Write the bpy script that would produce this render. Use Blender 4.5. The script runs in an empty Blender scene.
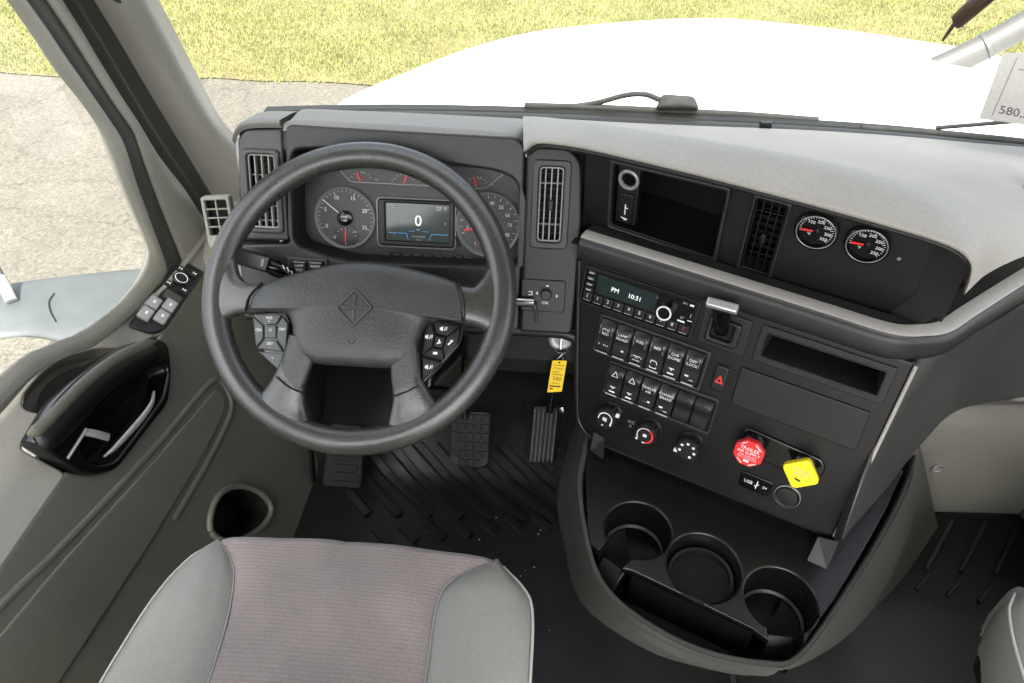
import bpy, bmesh, math, random
import numpy as np
from mathutils import Vector, Matrix
random.seed(4)
R = math.radians
scene = bpy.context.scene
col = scene.collection

# ------------------------------------------------------------------ camera
cam_d = bpy.data.cameras.new('camera')
cam_d.sensor_width = 36.0
cam_d.lens = 36.0 * 700 / 1024
cam_d.clip_start = 0.02
cam_d.clip_end = 500
cam = bpy.data.objects.new('camera', cam_d)
col.objects.link(cam)
cam.location = (0, 0, 1.45)
cam.rotation_euler = (R(90 - 42), 0, R(5))
scene.camera = cam

# ------------------------------------------------------------------ light
SUN_EL, SUN_AZ = 56, 180            # elevation; degrees from forward (+Y) towards the left (-X)
world = bpy.data.worlds.new('World')
scene.world = world
world.use_nodes = True
wn = world.node_tree
for n_ in list(wn.nodes):
    wn.nodes.remove(n_)
sky = wn.nodes.new('ShaderNodeTexSky')
sky.sky_type = 'NISHITA'
sky.sun_disc = False
sky.sun_elevation = R(SUN_EL)
sky.sun_rotation = R(-SUN_AZ)
sky.air_density = 0.8
sky.dust_density = 5.0
bg = wn.nodes.new('ShaderNodeBackground')
bg.inputs['Strength'].default_value = 0.15
wo = wn.nodes.new('ShaderNodeOutputWorld')
hs = wn.nodes.new('ShaderNodeHueSaturation')      # hazy, whitish sky
hs.inputs['Saturation'].default_value = 0.4
wn.links.new(sky.outputs[0], hs.inputs['Color'])
wn.links.new(hs.outputs[0], bg.inputs[0])
wn.links.new(bg.outputs[0], wo.inputs[0])
sun_d = bpy.data.lights.new('sun', 'SUN')
sun_d.energy = 3.0
sun_d.angle = R(0.6)
sun_d.color = (1.0, 0.95, 0.87)
sun = bpy.data.objects.new('sun', sun_d)
col.objects.link(sun)
sd = Vector((-math.sin(R(SUN_AZ)) * math.cos(R(SUN_EL)), math.cos(R(SUN_AZ)) * math.cos(R(SUN_EL)), math.sin(R(SUN_EL))))
sun.rotation_euler = sd.to_track_quat('Z', 'Y').to_euler()
scene.view_settings.view_transform = 'Standard'
scene.view_settings.look = 'None'
scene.view_settings.gamma = 1
scene.view_settings.use_curve_mapping = False
scene.view_settings.exposure = 2.5

# ------------------------------------------------------------------ materials
def material(name, color, rough=0.5, grain=0, gscale=900, var=0.12, vscale=6, metal=0, coat=0, spec=0.5, emit=None, sheen=0):
    m = bpy.data.materials.new(name)
    m.use_nodes = True
    t = m.node_tree
    b = t.nodes['Principled BSDF']
    b.inputs['Roughness'].default_value = rough
    b.inputs['Metallic'].default_value = metal
    b.inputs['Coat Weight'].default_value = coat
    b.inputs['Specular IOR Level'].default_value = spec
    b.inputs['Sheen Weight'].default_value = sheen
    tc = t.nodes.new('ShaderNodeTexCoord')
    nz = t.nodes.new('ShaderNodeTexNoise')
    nz.inputs['Scale'].default_value = vscale
    nz.inputs['Detail'].default_value = 6
    nz.inputs['Roughness'].default_value = 0.65
    t.links.new(tc.outputs['Object'], nz.inputs['Vector'])
    rp = t.nodes.new('ShaderNodeValToRGB')
    c = color
    rp.color_ramp.elements[0].position = 0.3
    rp.color_ramp.elements[1].position = 0.72
    rp.color_ramp.elements[0].color = (c[0] * (1 - var), c[1] * (1 - var), c[2] * (1 - var), 1)
    rp.color_ramp.elements[1].color = (min(1, c[0] * (1 + var)), min(1, c[1] * (1 + var)), min(1, c[2] * (1 + var)), 1)
    t.links.new(nz.outputs[0], rp.inputs[0])
    if grain:
        # fine mottling and specks of dust settled on the surface
        sp = t.nodes.new('ShaderNodeTexNoise')
        sp.inputs['Scale'].default_value = 210
        sp.inputs['Detail'].default_value = 4
        sp.inputs['Roughness'].default_value = 0.7
        t.links.new(tc.outputs['Object'], sp.inputs['Vector'])
        sr = t.nodes.new('ShaderNodeValToRGB')
        sr.color_ramp.elements[0].position = 0.35
        sr.color_ramp.elements[0].color = (0.93, 0.93, 0.93, 1)
        sr.color_ramp.elements[1].position = 0.72
        sr.color_ramp.elements[1].color = (1.08, 1.08, 1.07, 1)
        t.links.new(sp.outputs[0], sr.inputs[0])
        mu = t.nodes.new('ShaderNodeMixRGB')
        mu.blend_type = 'MULTIPLY'
        mu.inputs[0].default_value = 1
        t.links.new(rp.outputs[0], mu.inputs[1])
        t.links.new(sr.outputs[0], mu.inputs[2])
        t.links.new(mu.outputs[0], b.inputs['Base Color'])
    else:
        t.links.new(rp.outputs[0], b.inputs['Base Color'])
    mr = t.nodes.new('ShaderNodeMapRange')
    mr.inputs[3].default_value = max(0.03, rough - 0.07)
    mr.inputs[4].default_value = min(1, rough + 0.07)
    t.links.new(nz.outputs[0], mr.inputs[0])
    t.links.new(mr.outputs[0], b.inputs['Roughness'])
    if grain:
        g = t.nodes.new('ShaderNodeTexNoise')
        g.inputs['Scale'].default_value = gscale
        g.inputs['Detail'].default_value = 2
        t.links.new(tc.outputs['Object'], g.inputs['Vector'])
        bp = t.nodes.new('ShaderNodeBump')
        bp.inputs['Strength'].default_value = grain
        bp.inputs['Distance'].default_value = 0.0006
        s2 = t.nodes.new('ShaderNodeMath')
        s2.operation = 'MULTIPLY_ADD'
        s2.inputs[1].default_value = 0.45
        t.links.new(sp.outputs[0], s2.inputs[0])
        t.links.new(g.outputs[0], s2.inputs[2])
        t.links.new(s2.outputs[0], bp.inputs['Height'])
        t.links.new(bp.outputs[0], b.inputs['Normal'])
    if emit:
        b.inputs['Emission Color'].default_value = (*emit[0], 1)
        b.inputs['Emission Strength'].default_value = emit[1]
    return m

M = {}
M['black'] = material('black_grained_plastic', (0.005, 0.005, 0.0048), 0.32, 0.5, 1000, 0.2, 9, spec=0.4)
M['panel'] = material('charcoal_grained_plastic', (0.009, 0.009, 0.0085), 0.36, 0.6, 1000, 0.2, 7, spec=0.42)
M['gloss'] = material('black_smooth_plastic', (0.0035, 0.0035, 0.0035), 0.18, 0, var=0.1)
M['deep'] = material('black_matt_plastic', (0.003, 0.003, 0.003), 0.8, 0.3, 900)
M['dash'] = material('dark_grey_grained_plastic', (0.019, 0.019, 0.018), 0.38, 0.6, 900, 0.1, 6)
M['darkgrey'] = material('slate_grey_grained_plastic', (0.040, 0.040, 0.037), 0.38, 0.6, 900, 0.1, 6)
M['grey'] = material('warm_grey_grained_plastic', (0.108, 0.106, 0.085), 0.42, 0.6, 1000, 0.07, 5)
M['pale'] = material('pale_grey_grained_plastic', (0.24, 0.235, 0.195), 0.45, 0.5, 1000, 0.06, 5)
M['shell'] = material('console_grey_plastic', (0.052, 0.051, 0.044), 0.40, 0.6, 900, 0.1, 6)
M['tray'] = material('black_satin_plastic', (0.005, 0.005, 0.005), 0.26, 0.4, 1000, 0.2, 9)
M['kick'] = material('mid_grey_plastic', (0.185, 0.181, 0.155), 0.48, 0.5, 900, 0.08, 6)
M['stalk'] = material('grey_mirror_paint', (0.055, 0.055, 0.052), 0.5, 0, var=0.08)
M['wiper'] = material('dusty_grey_rubber', (0.075, 0.075, 0.064), 0.6, 0.5, 200, 0.3, 30)
M['toppad'] = material('top_lit_dash_pad', (0.19, 0.185, 0.172), 0.5, 0.6, 700, 0.08, 6)  # paler than the fascia, standing in for light on upward faces
M['doorgrey'] = material('door_grey_plastic', (0.112, 0.110, 0.090), 0.42, 0.6, 900, 0.07, 5)
M['pad'] = material('soft_grey_dash_pad', (0.33, 0.314, 0.280), 0.5, 0.6, 700, 0.08, 6)
M['wheel'] = material('grey_leather_grain', (0.034, 0.034, 0.030), 0.27, 0.5, 600, 0.1, 12, spec=0.8)
M['hub'] = material('grey_pebbled_plastic', (0.036, 0.036, 0.034), 0.36, 1.0, 380, 0.1, 14)
M['silver'] = material('silver_paint', (0.50, 0.50, 0.49), 0.32, 0.2, 900, 0.06, metal=0.6)
M['steel'] = material('polished_steel', (0.55, 0.55, 0.54), 0.22, 0, var=0.05, metal=1)
M['ring'] = material('satin_grey_trim', (0.30, 0.30, 0.29), 0.35, 0, var=0.05, metal=0.35)
M['slat'] = material('light_grey_slat_plastic', (0.30, 0.295, 0.27), 0.45, 0.2, 900, 0.06)
M['button'] = material('black_switch_plastic', (0.012, 0.012, 0.012), 0.30, 0.3, 1200, 0.1)
M['podbutton'] = material('grey_keypad_plastic', (0.075, 0.08, 0.08), 0.40, 0.4, 1200, 0.08)
M['white'] = material('white_print', (0.72, 0.72, 0.70), 0.6, 0, var=0.04)
M['dimwhite'] = material('grey_print', (0.34, 0.34, 0.33), 0.6, 0, var=0.05)
M['red'] = material('red_plastic', (0.62, 0.02, 0.025), 0.42, 0.2, 900, 0.06)
M['redprint'] = material('red_print', (0.70, 0.03, 0.03), 0.5, 0, var=0.04)
M['yellow'] = material('yellow_plastic', (0.85, 0.70, 0.01), 0.42, 0.2, 900, 0.05)
M['tagyellow'] = material('yellow_tag_card', (0.80, 0.55, 0.02), 0.5, 0, var=0.08, vscale=60)
M['blackprint'] = material('black_print', (0.03, 0.025, 0.02), 0.6, 0)
M['dial'] = material('gauge_dial_face', (0.055, 0.056, 0.052), 0.5, 0.2, 900, 0.08)
M['screen'] = material('display_glass', (0.012, 0.016, 0.016), 0.12, 0, emit=((0.05, 0.065, 0.055), 0.12))
M['lcd'] = material('radio_display_glass', (0.008, 0.012, 0.012), 0.15, 0, emit=((0.02, 0.04, 0.04), 0.06))
M['glowwhite'] = material('lit_white_characters', (0.7, 0.75, 0.72), 0.5, 0, emit=((0.8, 0.9, 0.85), 0.12))
M['glowblue'] = material('lit_blue_line', (0.05, 0.2, 0.45), 0.5, 0, emit=((0.1, 0.35, 0.7), 0.10))
M['rubber'] = material('black_rubber', (0.016, 0.016, 0.016), 0.62, 0.5, 500, 0.2, 9)
M['seal'] = material('weatherstrip_rubber', (0.028, 0.027, 0.022), 0.55, 0.4, 400, 0.2, 20)
M['mat'] = material('black_floor_vinyl', (0.008, 0.0085, 0.0085), 0.42, 0.9, 300, 0.3, 12)
M['bolster'] = material('grey_bolster_vinyl', (0.22, 0.215, 0.19), 0.5, 0.4, 700, 0.08, 5)
M['piping'] = material('pale_piping', (0.40, 0.39, 0.35), 0.5, 0, var=0.05)
M['paint'] = material('white_truck_paint', (0.80, 0.80, 0.79), 0.3, 0, var=0.02, coat=0.4)
M['mirrorgrey'] = material('weathered_grey_plastic', (0.055, 0.062, 0.063), 0.5, 0.4, 500, 0.16, 10)
M['paper'] = material('white_paper', (0.30, 0.285, 0.255), 0.8, 0.2, 300, 0.04)
M['amberwand'] = material('brown_smoked_plastic', (0.045, 0.022, 0.010), 0.3, 0, var=0.1)

def weave_material():
    m = bpy.data.materials.new('pinkish_grey_woven_fabric')
    m.use_nodes = True
    t = m.node_tree
    b = t.nodes['Principled BSDF']
    b.inputs['Roughness'].default_value = 0.85
    b.inputs['Sheen Weight'].default_value = 0.25
    tc = t.nodes.new('ShaderNodeTexCoord')
    br = t.nodes.new('ShaderNodeTexBrick')
    br.inputs['Scale'].default_value = 1
    br.inputs['Brick Width'].default_value = 0.016
    br.inputs['Row Height'].default_value = 0.0055
    br.inputs['Mortar Size'].default_value = 0.0009
    br.inputs['Mortar Smooth'].default_value = 0.5
    br.inputs['Color1'].default_value = (0.228, 0.198, 0.184, 1)
    br.inputs['Color2'].default_value = (0.246, 0.214, 0.200, 1)
    br.inputs['Mortar'].default_value = (0.205, 0.177, 0.165, 1)
    nz = t.nodes.new('ShaderNodeTexNoise')
    nz.inputs['Scale'].default_value = 7
    nz.inputs['Detail'].default_value = 5
    mx = t.nodes.new('ShaderNodeMixRGB')
    mx.blend_type = 'MULTIPLY'
    mx.inputs[0].default_value = 1
    rp = t.nodes.new('ShaderNodeValToRGB')
    rp.color_ramp.elements[0].position = 0.3
    rp.color_ramp.elements[0].color = (0.82, 0.80, 0.80, 1)
    rp.color_ramp.elements[1].position = 0.7
    rp.color_ramp.elements[1].color = (1.1, 1.06, 1.04, 1)
    fine = t.nodes.new('ShaderNodeTexNoise')
    fine.inputs['Scale'].default_value = 900
    bp = t.nodes.new('ShaderNodeBump')
    bp.inputs['Strength'].default_value = 0.5
    bp.inputs['Distance'].default_value = 0.0008
    ad = t.nodes.new('ShaderNodeMath')
    ad.operation = 'ADD'
    l = t.links.new
    l(tc.outputs['Object'], br.inputs['Vector'])
    l(tc.outputs['Object'], nz.inputs['Vector'])
    l(tc.outputs['Object'], fine.inputs['Vector'])
    l(nz.outputs[0], rp.inputs[0])
    l(br.outputs['Color'], mx.inputs[1])
    l(rp.outputs[0], mx.inputs[2])
    l(mx.outputs[0], b.inputs['Base Color'])
    l(fine.outputs[0], ad.inputs[0])
    l(br.outputs['Fac'], ad.inputs[1])
    l(ad.outputs[0], bp.inputs['Height'])
    l(bp.outputs[0], b.inputs['Normal'])
    return m
M['fabric'] = weave_material()

def glass_material():
    m = bpy.data.materials.new('clear_window_glass')
    m.use_nodes = True
    t = m.node_tree
    for n_ in list(t.nodes):
        t.nodes.remove(n_)
    o = t.nodes.new('ShaderNodeOutputMaterial')
    tr = t.nodes.new('ShaderNodeBsdfTransparent')
    tr.inputs[0].default_value = (0.95, 0.97, 0.95, 1)
    gl = t.nodes.new('ShaderNodeBsdfGlossy')
    gl.inputs['Roughness'].default_value = 0.02
    lw = t.nodes.new('ShaderNodeLayerWeight')
    lw.inputs[0].default_value = 0.5
    pw = t.nodes.new('ShaderNodeMath')
    pw.operation = 'POWER'
    pw.inputs[1].default_value = 5
    fr = t.nodes.new('ShaderNodeMath')
    fr.operation = 'MULTIPLY_ADD'
    fr.inputs[1].default_value = 0.5
    fr.inputs[2].default_value = 0.02
    t.links.new(lw.outputs['Facing'], pw.inputs[0])
    t.links.new(pw.outputs[0], fr.inputs[0])
    mx = t.nodes.new('ShaderNodeMixShader')
    t.links.new(fr.outputs[0], mx.inputs[0])
    t.links.new(tr.outputs[0], mx.inputs[1])
    t.links.new(gl.outputs[0], mx.inputs[2])
    t.links.new(mx.outputs[0], o.inputs[0])
    return m
M['glass'] = glass_material()

def ground_material():
    m = bpy.data.materials.new('cracked_old_pavement')
    m.use_nodes = True
    t = m.node_tree
    b = t.nodes['Principled BSDF']
    b.inputs['Roughness'].default_value = 0.9
    l = t.links.new
    tc = t.nodes.new('ShaderNodeTexCoord')
    def noise(s, d=6):
        n_ = t.nodes.new('ShaderNodeTexNoise')
        n_.inputs['Scale'].default_value = s
        n_.inputs['Detail'].default_value = d
        n_.inputs['Roughness'].default_value = 0.7
        l(tc.outputs['Object'], n_.inputs['Vector'])
        return n_
    n1, n2, n3 = noise(1.2), noise(38), noise(110, 3)
    r1 = t.nodes.new('ShaderNodeValToRGB')
    r1.color_ramp.elements[0].position = 0.3
    r1.color_ramp.elements[0].color = (0.080, 0.074, 0.061, 1)
    r1.color_ramp.elements[1].position = 0.7
    r1.color_ramp.elements[1].color = (0.108, 0.101, 0.084, 1)
    l(n1.outputs[0], r1.inputs[0])
    r2 = t.nodes.new('ShaderNodeValToRGB')
    r2.color_ramp.elements[0].position = 0.40
    r2.color_ramp.elements[0].color = (0.42, 0.41, 0.39, 1)
    r2.color_ramp.elements[1].position = 0.6
    r2.color_ramp.elements[1].color = (1.25, 1.24, 1.20, 1)
    ad = t.nodes.new('ShaderNodeMath')
    ad.operation = 'ADD'
    ml = t.nodes.new('ShaderNodeMath')
    ml.operation = 'MULTIPLY'
    ml.inputs[1].default_value = 0.5
    l(n2.outputs[0], ad.inputs[0])
    l(n3.outputs[0], ad.inputs[1])
    l(ad.outputs[0], ml.inputs[0])
    l(ml.outputs[0], r2.inputs[0])
    mx = t.nodes.new('ShaderNodeMixRGB')
    mx.blend_type = 'MULTIPLY'
    mx.inputs[0].default_value = 1
    l(r1.outputs[0], mx.inputs[1])
    l(r2.outputs[0], mx.inputs[2])
    # cracks: warped cell borders
    wp = t.nodes.new('ShaderNodeMixRGB')
    wp.blend_type = 'ADD'
    wp.inputs[0].default_value = 0.55
    nw = noise(2.6, 7)
    l(tc.outputs['Object'], wp.inputs[1])
    l(nw.outputs['Color'], wp.inputs[2])
    vo = t.nodes.new('ShaderNodeTexVoronoi')
    vo.feature = 'DISTANCE_TO_EDGE'
    vo.inputs['Scale'].default_value = 0.75
    l(wp.outputs[0], vo.inputs['Vector'])
    rc = t.nodes.new('ShaderNodeValToRGB')
    rc.color_ramp.elements[0].position = 0.0
    rc.color_ramp.elements[0].color = (0.5, 0.48, 0.45, 1)
    rc.color_ramp.elements[1].position = 0.012
    rc.color_ramp.elements[1].color = (1, 1, 1, 1)
    l(vo.outputs['Distance'], rc.inputs[0])
    mc = t.nodes.new('ShaderNodeMixRGB')
    mc.blend_type = 'MULTIPLY'
    mc.inputs[0].default_value = 0.8
    l(mx.outputs[0], mc.inputs[1])
    l(rc.outputs[0], mc.inputs[2])
    l(mc.outputs[0], b.inputs['Base Color'])
    bp = t.nodes.new('ShaderNodeBump')
    bp.inputs['Strength'].default_value = 0.6
    bp.inputs['Distance'].default_value = 0.01
    l(ml.outputs[0], bp.inputs['Height'])
    l(bp.outputs[0], b.inputs['Normal'])
    return m

# ------------------------------------------------------------------ helpers
def V(*a):
    return Vector(a)
def frame(o, u, n):
    u, n = Vector(u).normalized(), Vector(n).normalized()
    v = n.cross(u).normalized()
    m = Matrix.Identity(4)
    for i in range(3):
        m[i][0], m[i][1], m[i][2], m[i][3] = u[i], v[i], n[i], o[i]
    return m
I4 = Matrix.Identity(4)
WORLD = {}
def link(name, data, parent=None, mw=I4):
    o = bpy.data.objects.new(name, data)
    col.objects.link(o)
    mw = mw.copy()
    if parent is not None:
        o.parent = parent
        o.matrix_parent_inverse = WORLD[parent.name].inverted()
    o.matrix_basis = mw
    WORLD[o.name] = mw
    return o
def thing(name, label, cat, loc=(0, 0, 0), group=None):
    o = link(name, None, None, Matrix.Translation(Vector(loc)))
    o.empty_display_size = 0.05
    return tag(o, label, cat, group)
def tag(o, label=None, cat=None, group=None, kind=None):
    if label: o['label'] = label
    if cat: o['category'] = cat
    if group: o['group'] = group
    if kind: o['kind'] = kind
    return o
def finish(me, mat, ang=35):
    me.materials.clear()
    me.materials.append(M[mat] if isinstance(mat, str) else mat)
    me.shade_smooth()
    me.set_sharp_from_angle(angle=R(ang))
    return me
def mesh(name, vs, fs, mat, parent=None, mw=I4, ang=35):
    me = bpy.data.meshes.new(name)
    me.from_pydata([tuple(v) for v in vs], [], fs)
    me.validate()
    finish(me, mat, ang)
    return link(name, me, parent, mw)
def mm(pts):
    return [(x / 1000, y / 1000) for x, y in pts]
def rrect(cx, cy, w, h, r=0.003, n=4):
    return rpoly([(cx - w / 2, cy - h / 2), (cx + w / 2, cy - h / 2), (cx + w / 2, cy + h / 2), (cx - w / 2, cy + h / 2)], r, n)
def rpoly(pts, r, n=4):
    out = []
    k = len(pts)
    for i in range(k):
        p0, p1, p2 = Vector(pts[i - 1]), Vector(pts[i]), Vector(pts[(i + 1) % k])
        a, b = p0 - p1, p2 - p1
        rr = r[i] if isinstance(r, (list, tuple)) else r
        d = min(rr, a.length * 0.45, b.length * 0.45)
        s, e = p1 + a.normalized() * d, p1 + b.normalized() * d
        for j in range(n + 1):
            t = j / n
            q = s * (1 - t) ** 2 + p1 * 2 * t * (1 - t) + e * t * t
            out.append((q.x, q.y))
    return out
def circle(cx, cy, r, n=32):
    return [(cx + r * math.cos(2 * math.pi * i / n), cy + r * math.sin(2 * math.pi * i / n)) for i in range(n)]
def curve_mesh(loops, z0, z1, bev=0.001, res=2):
    c = bpy.data.curves.new('tmp', 'CURVE')
    c.dimensions = '2D'
    c.fill_mode = 'BOTH'
    bev = min(bev, (z1 - z0) * 0.45)
    c.extrude = max((z1 - z0) / 2 - bev, 1e-5)
    c.bevel_depth = bev
    c.bevel_resolution = res
    c.offset = -bev
    for lp in loops:
        s = c.splines.new('POLY')
        s.points.add(len(lp) - 1)
        for p, q in zip(s.points, lp):
            p.co = (q[0], q[1], 0, 1)
        s.use_cyclic_u = True
    o = bpy.data.objects.new('tmp', c)
    me = bpy.data.meshes.new_from_object(o)
    bpy.data.objects.remove(o)
    bpy.data.curves.remove(c)
    me.transform(Matrix.Translation((0, 0, (z0 + z1) / 2)))
    return me
def shape(name, loops, z0, z1, bev, mat, parent, mw, res=2):
    me = curve_mesh(loops, z0, z1, bev, res)
    me.name = name
    return link(name, finish(me, mat), parent, mw)
def box(name, c, s, mat, parent, mw=I4, bev=0.0015):
    me = curve_mesh([rrect(0, 0, s[0], s[1], bev * 0.8, 2)], -s[2] / 2, s[2] / 2, bev, 1)
    me.name = name
    return link(name, finish(me, mat), parent, mw @ Matrix.Translation(Vector(c)))
def cr(pts, n):
    """Catmull-Rom resample, n steps for each span"""
    pts = [Vector(p) for p in pts]
    out = []
    for i in range(len(pts) - 1):
        p1, p2 = pts[i], pts[i + 1]
        p0 = pts[i - 1] if i else p1 * 2 - p2
        p3 = pts[i + 2] if i + 2 < len(pts) else p2 * 2 - p1
        for j in range(n):
            t = j / n
            out.append(0.5 * ((2 * p1) + (p2 - p0) * t + (2 * p0 - 5 * p1 + 4 * p2 - p3) * t * t + (3 * p1 - p0 - 3 * p2 + p3) * t ** 3))
    out.append(pts[-1])
    return out
def grid(name, rows, mat, parent=None, mw=I4, su=1, sv=1, thick=0, ang=50, closed=False):
    rows = [cr(r, su) for r in rows] if su > 1 else [[Vector(p) for p in r] for r in rows]
    if sv > 1:
        cols = [cr([r[i] for r in rows], sv) for i in range(len(rows[0]))]
        rows = [[c[j] for c in cols] for j in range(len(cols[0]))]
    nr, nc = len(rows), len(rows[0])
    vs = [p for r in rows for p in r]
    fs = []
    for i in range(nr - 1):
        for j in range(nc if closed else nc - 1):
            k = (j + 1) % nc
            fs.append((i * nc + j, i * nc + k, (i + 1) * nc + k, (i + 1) * nc + j))
    o = mesh(name, vs, fs, mat, parent, mw, ang)
    if thick:
        md = o.modifiers.new('thickness', 'SOLIDIFY')
        md.thickness = thick
        md.offset = 0
    return o
def tube_data(path, rad, n=12, caps=True):
    path = [Vector(p) for p in path]
    vs, fs = [], []
    k = len(path)
    up = None
    for i, p in enumerate(path):
        t = (path[min(i + 1, k - 1)] - path[max(i - 1, 0)]).normalized()
        if up is None:
            up = Vector((0, 0, 1)) if abs(t.z) < 0.9 else Vector((1, 0, 0))
        s = t.cross(up).normalized()
        up = s.cross(t).normalized()
        r = rad[i] if isinstance(rad, list) else rad
        ra, rb = r if isinstance(r, tuple) else (r, r)
        for j in range(n):
            a = 2 * math.pi * j / n
            vs.append(p + s * (ra * math.cos(a)) + up * (rb * math.sin(a)))
    for i in range(k - 1):
        for j in range(n):
            fs.append((i * n + j, i * n + (j + 1) % n, (i + 1) * n + (j + 1) % n, (i + 1) * n + j))
    if caps:
        fs.append(tuple(range(n - 1, -1, -1)))
        fs.append(tuple(range((k - 1) * n, k * n)))
    return vs, fs
def tube(name, path, rad, mat, parent=None, mw=I4, n=12, caps=True, ang=50):
    vs, fs = tube_data(path, rad, n, caps)
    return mesh(name, vs, fs, mat, parent, mw, ang)
def sweep(name, path, prof, mat, parent=None, ang=40, sub=1):
    """profile (outward, up) swept along a horizontal path; outward = right hand side of the path"""
    path = cr(path, sub) if sub > 1 else [Vector(p) for p in path]
    rows = []
    for i, p in enumerate(path):
        t = path[min(i + 1, len(path) - 1)] - path[max(i - 1, 0)]
        t.z = 0
        t.normalize()
        o = Vector((t.y, -t.x, 0))
        rows.append([p + o * a + Vector((0, 0, b)) for a, b in prof])
    return grid(name, rows, mat, parent, ang=ang)
def pillow(name, loop, c, prof, mat, parent, mw, ang=60):
    """closed loop shrunk towards c; prof = (scale, height)"""
    c = Vector((c[0], c[1]))
    n = len(loop)
    vs, fs = [], []
    for s, h in prof:
        for p in loop:
            q = c + (Vector(p) - c) * s
            vs.append((q.x, q.y, h))
    for i in range(len(prof) - 1):
        for j in range(n):
            fs.append((i * n + j, i * n + (j + 1) % n, (i + 1) * n + (j + 1) % n, (i + 1) * n + j))
    fs.append(tuple(range((len(prof) - 1) * n, len(prof) * n)))
    return mesh(name, vs, fs, mat, parent, mw, ang)
def lathe(name, prof, mat, parent, mw, n=40, c=(0, 0), ang=35, cap=True):
    vs, fs = [], []
    for r, h in prof:
        for j in range(n):
            a = 2 * math.pi * j / n
            vs.append((c[0] + r * math.cos(a), c[1] + r * math.sin(a), h))
    for i in range(len(prof) - 1):
        for j in range(n):
            fs.append((i * n + j, i * n + (j + 1) % n, (i + 1) * n + (j + 1) % n, (i + 1) * n + j))
    if cap:
        fs.append(tuple(range((len(prof) - 1) * n, len(prof) * n)))
    return mesh(name, vs, fs, mat, parent, mw, ang)
def joined(name, parts, mat, parent, mw):
    """one flat print made of several (mesh, matrix)"""
    vs, fs = [], []
    for me, m in parts:
        k = len(vs)
        vs += [m @ v.co for v in me.vertices]
        fs += [tuple(k + i for i in p.vertices) for p in me.polygons]
        bpy.data.meshes.remove(me)
    return mesh(name, vs, fs, mat, parent, mw)
def text_mesh(s, size):
    c = bpy.data.curves.new('tmp', 'FONT')
    c.body = s
    c.size = size
    c.align_x = 'CENTER'
    c.align_y = 'CENTER'
    c.extrude = 0.00015
    c.resolution_u = 3
    o = bpy.data.objects.new('tmp', c)
    me = bpy.data.meshes.new_from_object(o)
    bpy.data.objects.remove(o)
    bpy.data.curves.remove(c)
    return me
def texts(name, items, mat, parent, mw, h):
    """items: (string, x, y, size[, rotation]) printed flat at height h"""
    ps = []
    for it in items:
        rot = it[4] if len(it) > 4 else 0
        ps.append((text_mesh(it[0], it[3]), Matrix.Translation((it[1], it[2], h)) @ Matrix.Rotation(rot, 4, 'Z')))
    return joined(name, ps, mat, parent, mw)
def bars(name, items, mat, parent, mw, h, t=0.0003):
    """flat printed strokes: (x0, y0, x1, y1, width)"""
    vs, fs = [], []
    for x0, y0, x1, y1, w in items:
        d = Vector((x1 - x0, y1 - y0))
        p = Vector((-d.y, d.x)).normalized() * (w / 2)
        a, b = Vector((x0, y0)), Vector((x1, y1))
        k = len(vs)
        for zz in (h, h + t):
            for q in (a + p, a - p, b - p, b + p):
                vs.append((q.x, q.y, zz))
        fs += [(k, k + 1, k + 2, k + 3), (k + 4, k + 7, k + 6, k + 5), (k, k + 4, k + 5, k + 1), (k + 1, k + 5, k + 6, k + 2), (k + 2, k + 6, k + 7, k + 3), (k + 3, k + 7, k + 4, k)]
    return mesh(name, vs, fs, mat, parent, mw)
def cavity(name, loop, z0, z1, mat, parent, mw, taper=0.96):
    """open pocket: walls from loop at z0 down to a floor at z1"""
    n = len(loop)
    cx, cy = sum(p[0] for p in loop) / n, sum(p[1] for p in loop) / n
    vs = [(p[0], p[1], z0) for p in loop] + [(cx + (p[0] - cx) * taper, cy + (p[1] - cy) * taper, z1) for p in loop]
    fs = [(j, (j + 1) % n, n + (j + 1) % n, n + j) for j in range(n)] + [tuple(range(n, 2 * n))]
    return mesh(name, vs, fs, mat, parent, mw)
def copy_tree(o, shift, parent=None):
    c = o.copy()
    col.objects.link(c)
    c.parent = parent
    c.matrix_parent_inverse = o.matrix_parent_inverse.copy()
    if parent is None:
        c.matrix_basis = Matrix.Translation(shift) @ WORLD[o.name]
    for ch in o.children:
        copy_tree(ch, shift, c)
    return c

# ------------------------------------------------------------------ frames (metres; x right, y forward, z up, cab floor = 0)
PU = (0.9052, -0.4251, 0)                                   # run of the centre stack, turned 25 degrees to the driver
LP = frame((0.120, 0.835, 0.793), PU, (-0.408, -0.868, 0.282))
UP = frame((0.270, 0.832, 0.871), PU, (-0.424, -0.903, -0.070))
CL = frame((-0.243, 0.968, 0.826), (1, 0, 0), (0, -0.9135, 0.4067))
FP = frame((-0.019, 0.935, 0.890), (1, 0, 0), (0, -0.9135, 0.4067))
WP = frame((-0.290, 0.771, 0.826), (1, 0, 0), (0, -math.cos(R(48.85)), math.sin(R(48.85))))
DP = frame((-0.800, 0.800, 0.580), (0, 1, 0), (math.cos(R(20)), 0, math.sin(R(20))))
DL = frame((-0.783, 0.800, 0.533), (0, 1, 0), (math.cos(R(50)), 0, math.sin(R(50))))

# ================================================================== the ground outside
G0 = -1.2
pave = mesh('pavement', [(-120, -120, G0), (120, -120, G0), (120, 120, G0), (-120, 120, G0)], [(0, 1, 2, 3)], ground_material())
tag(pave, 'cracked pale old pavement beside the truck', 'pavement', kind='structure')

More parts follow.
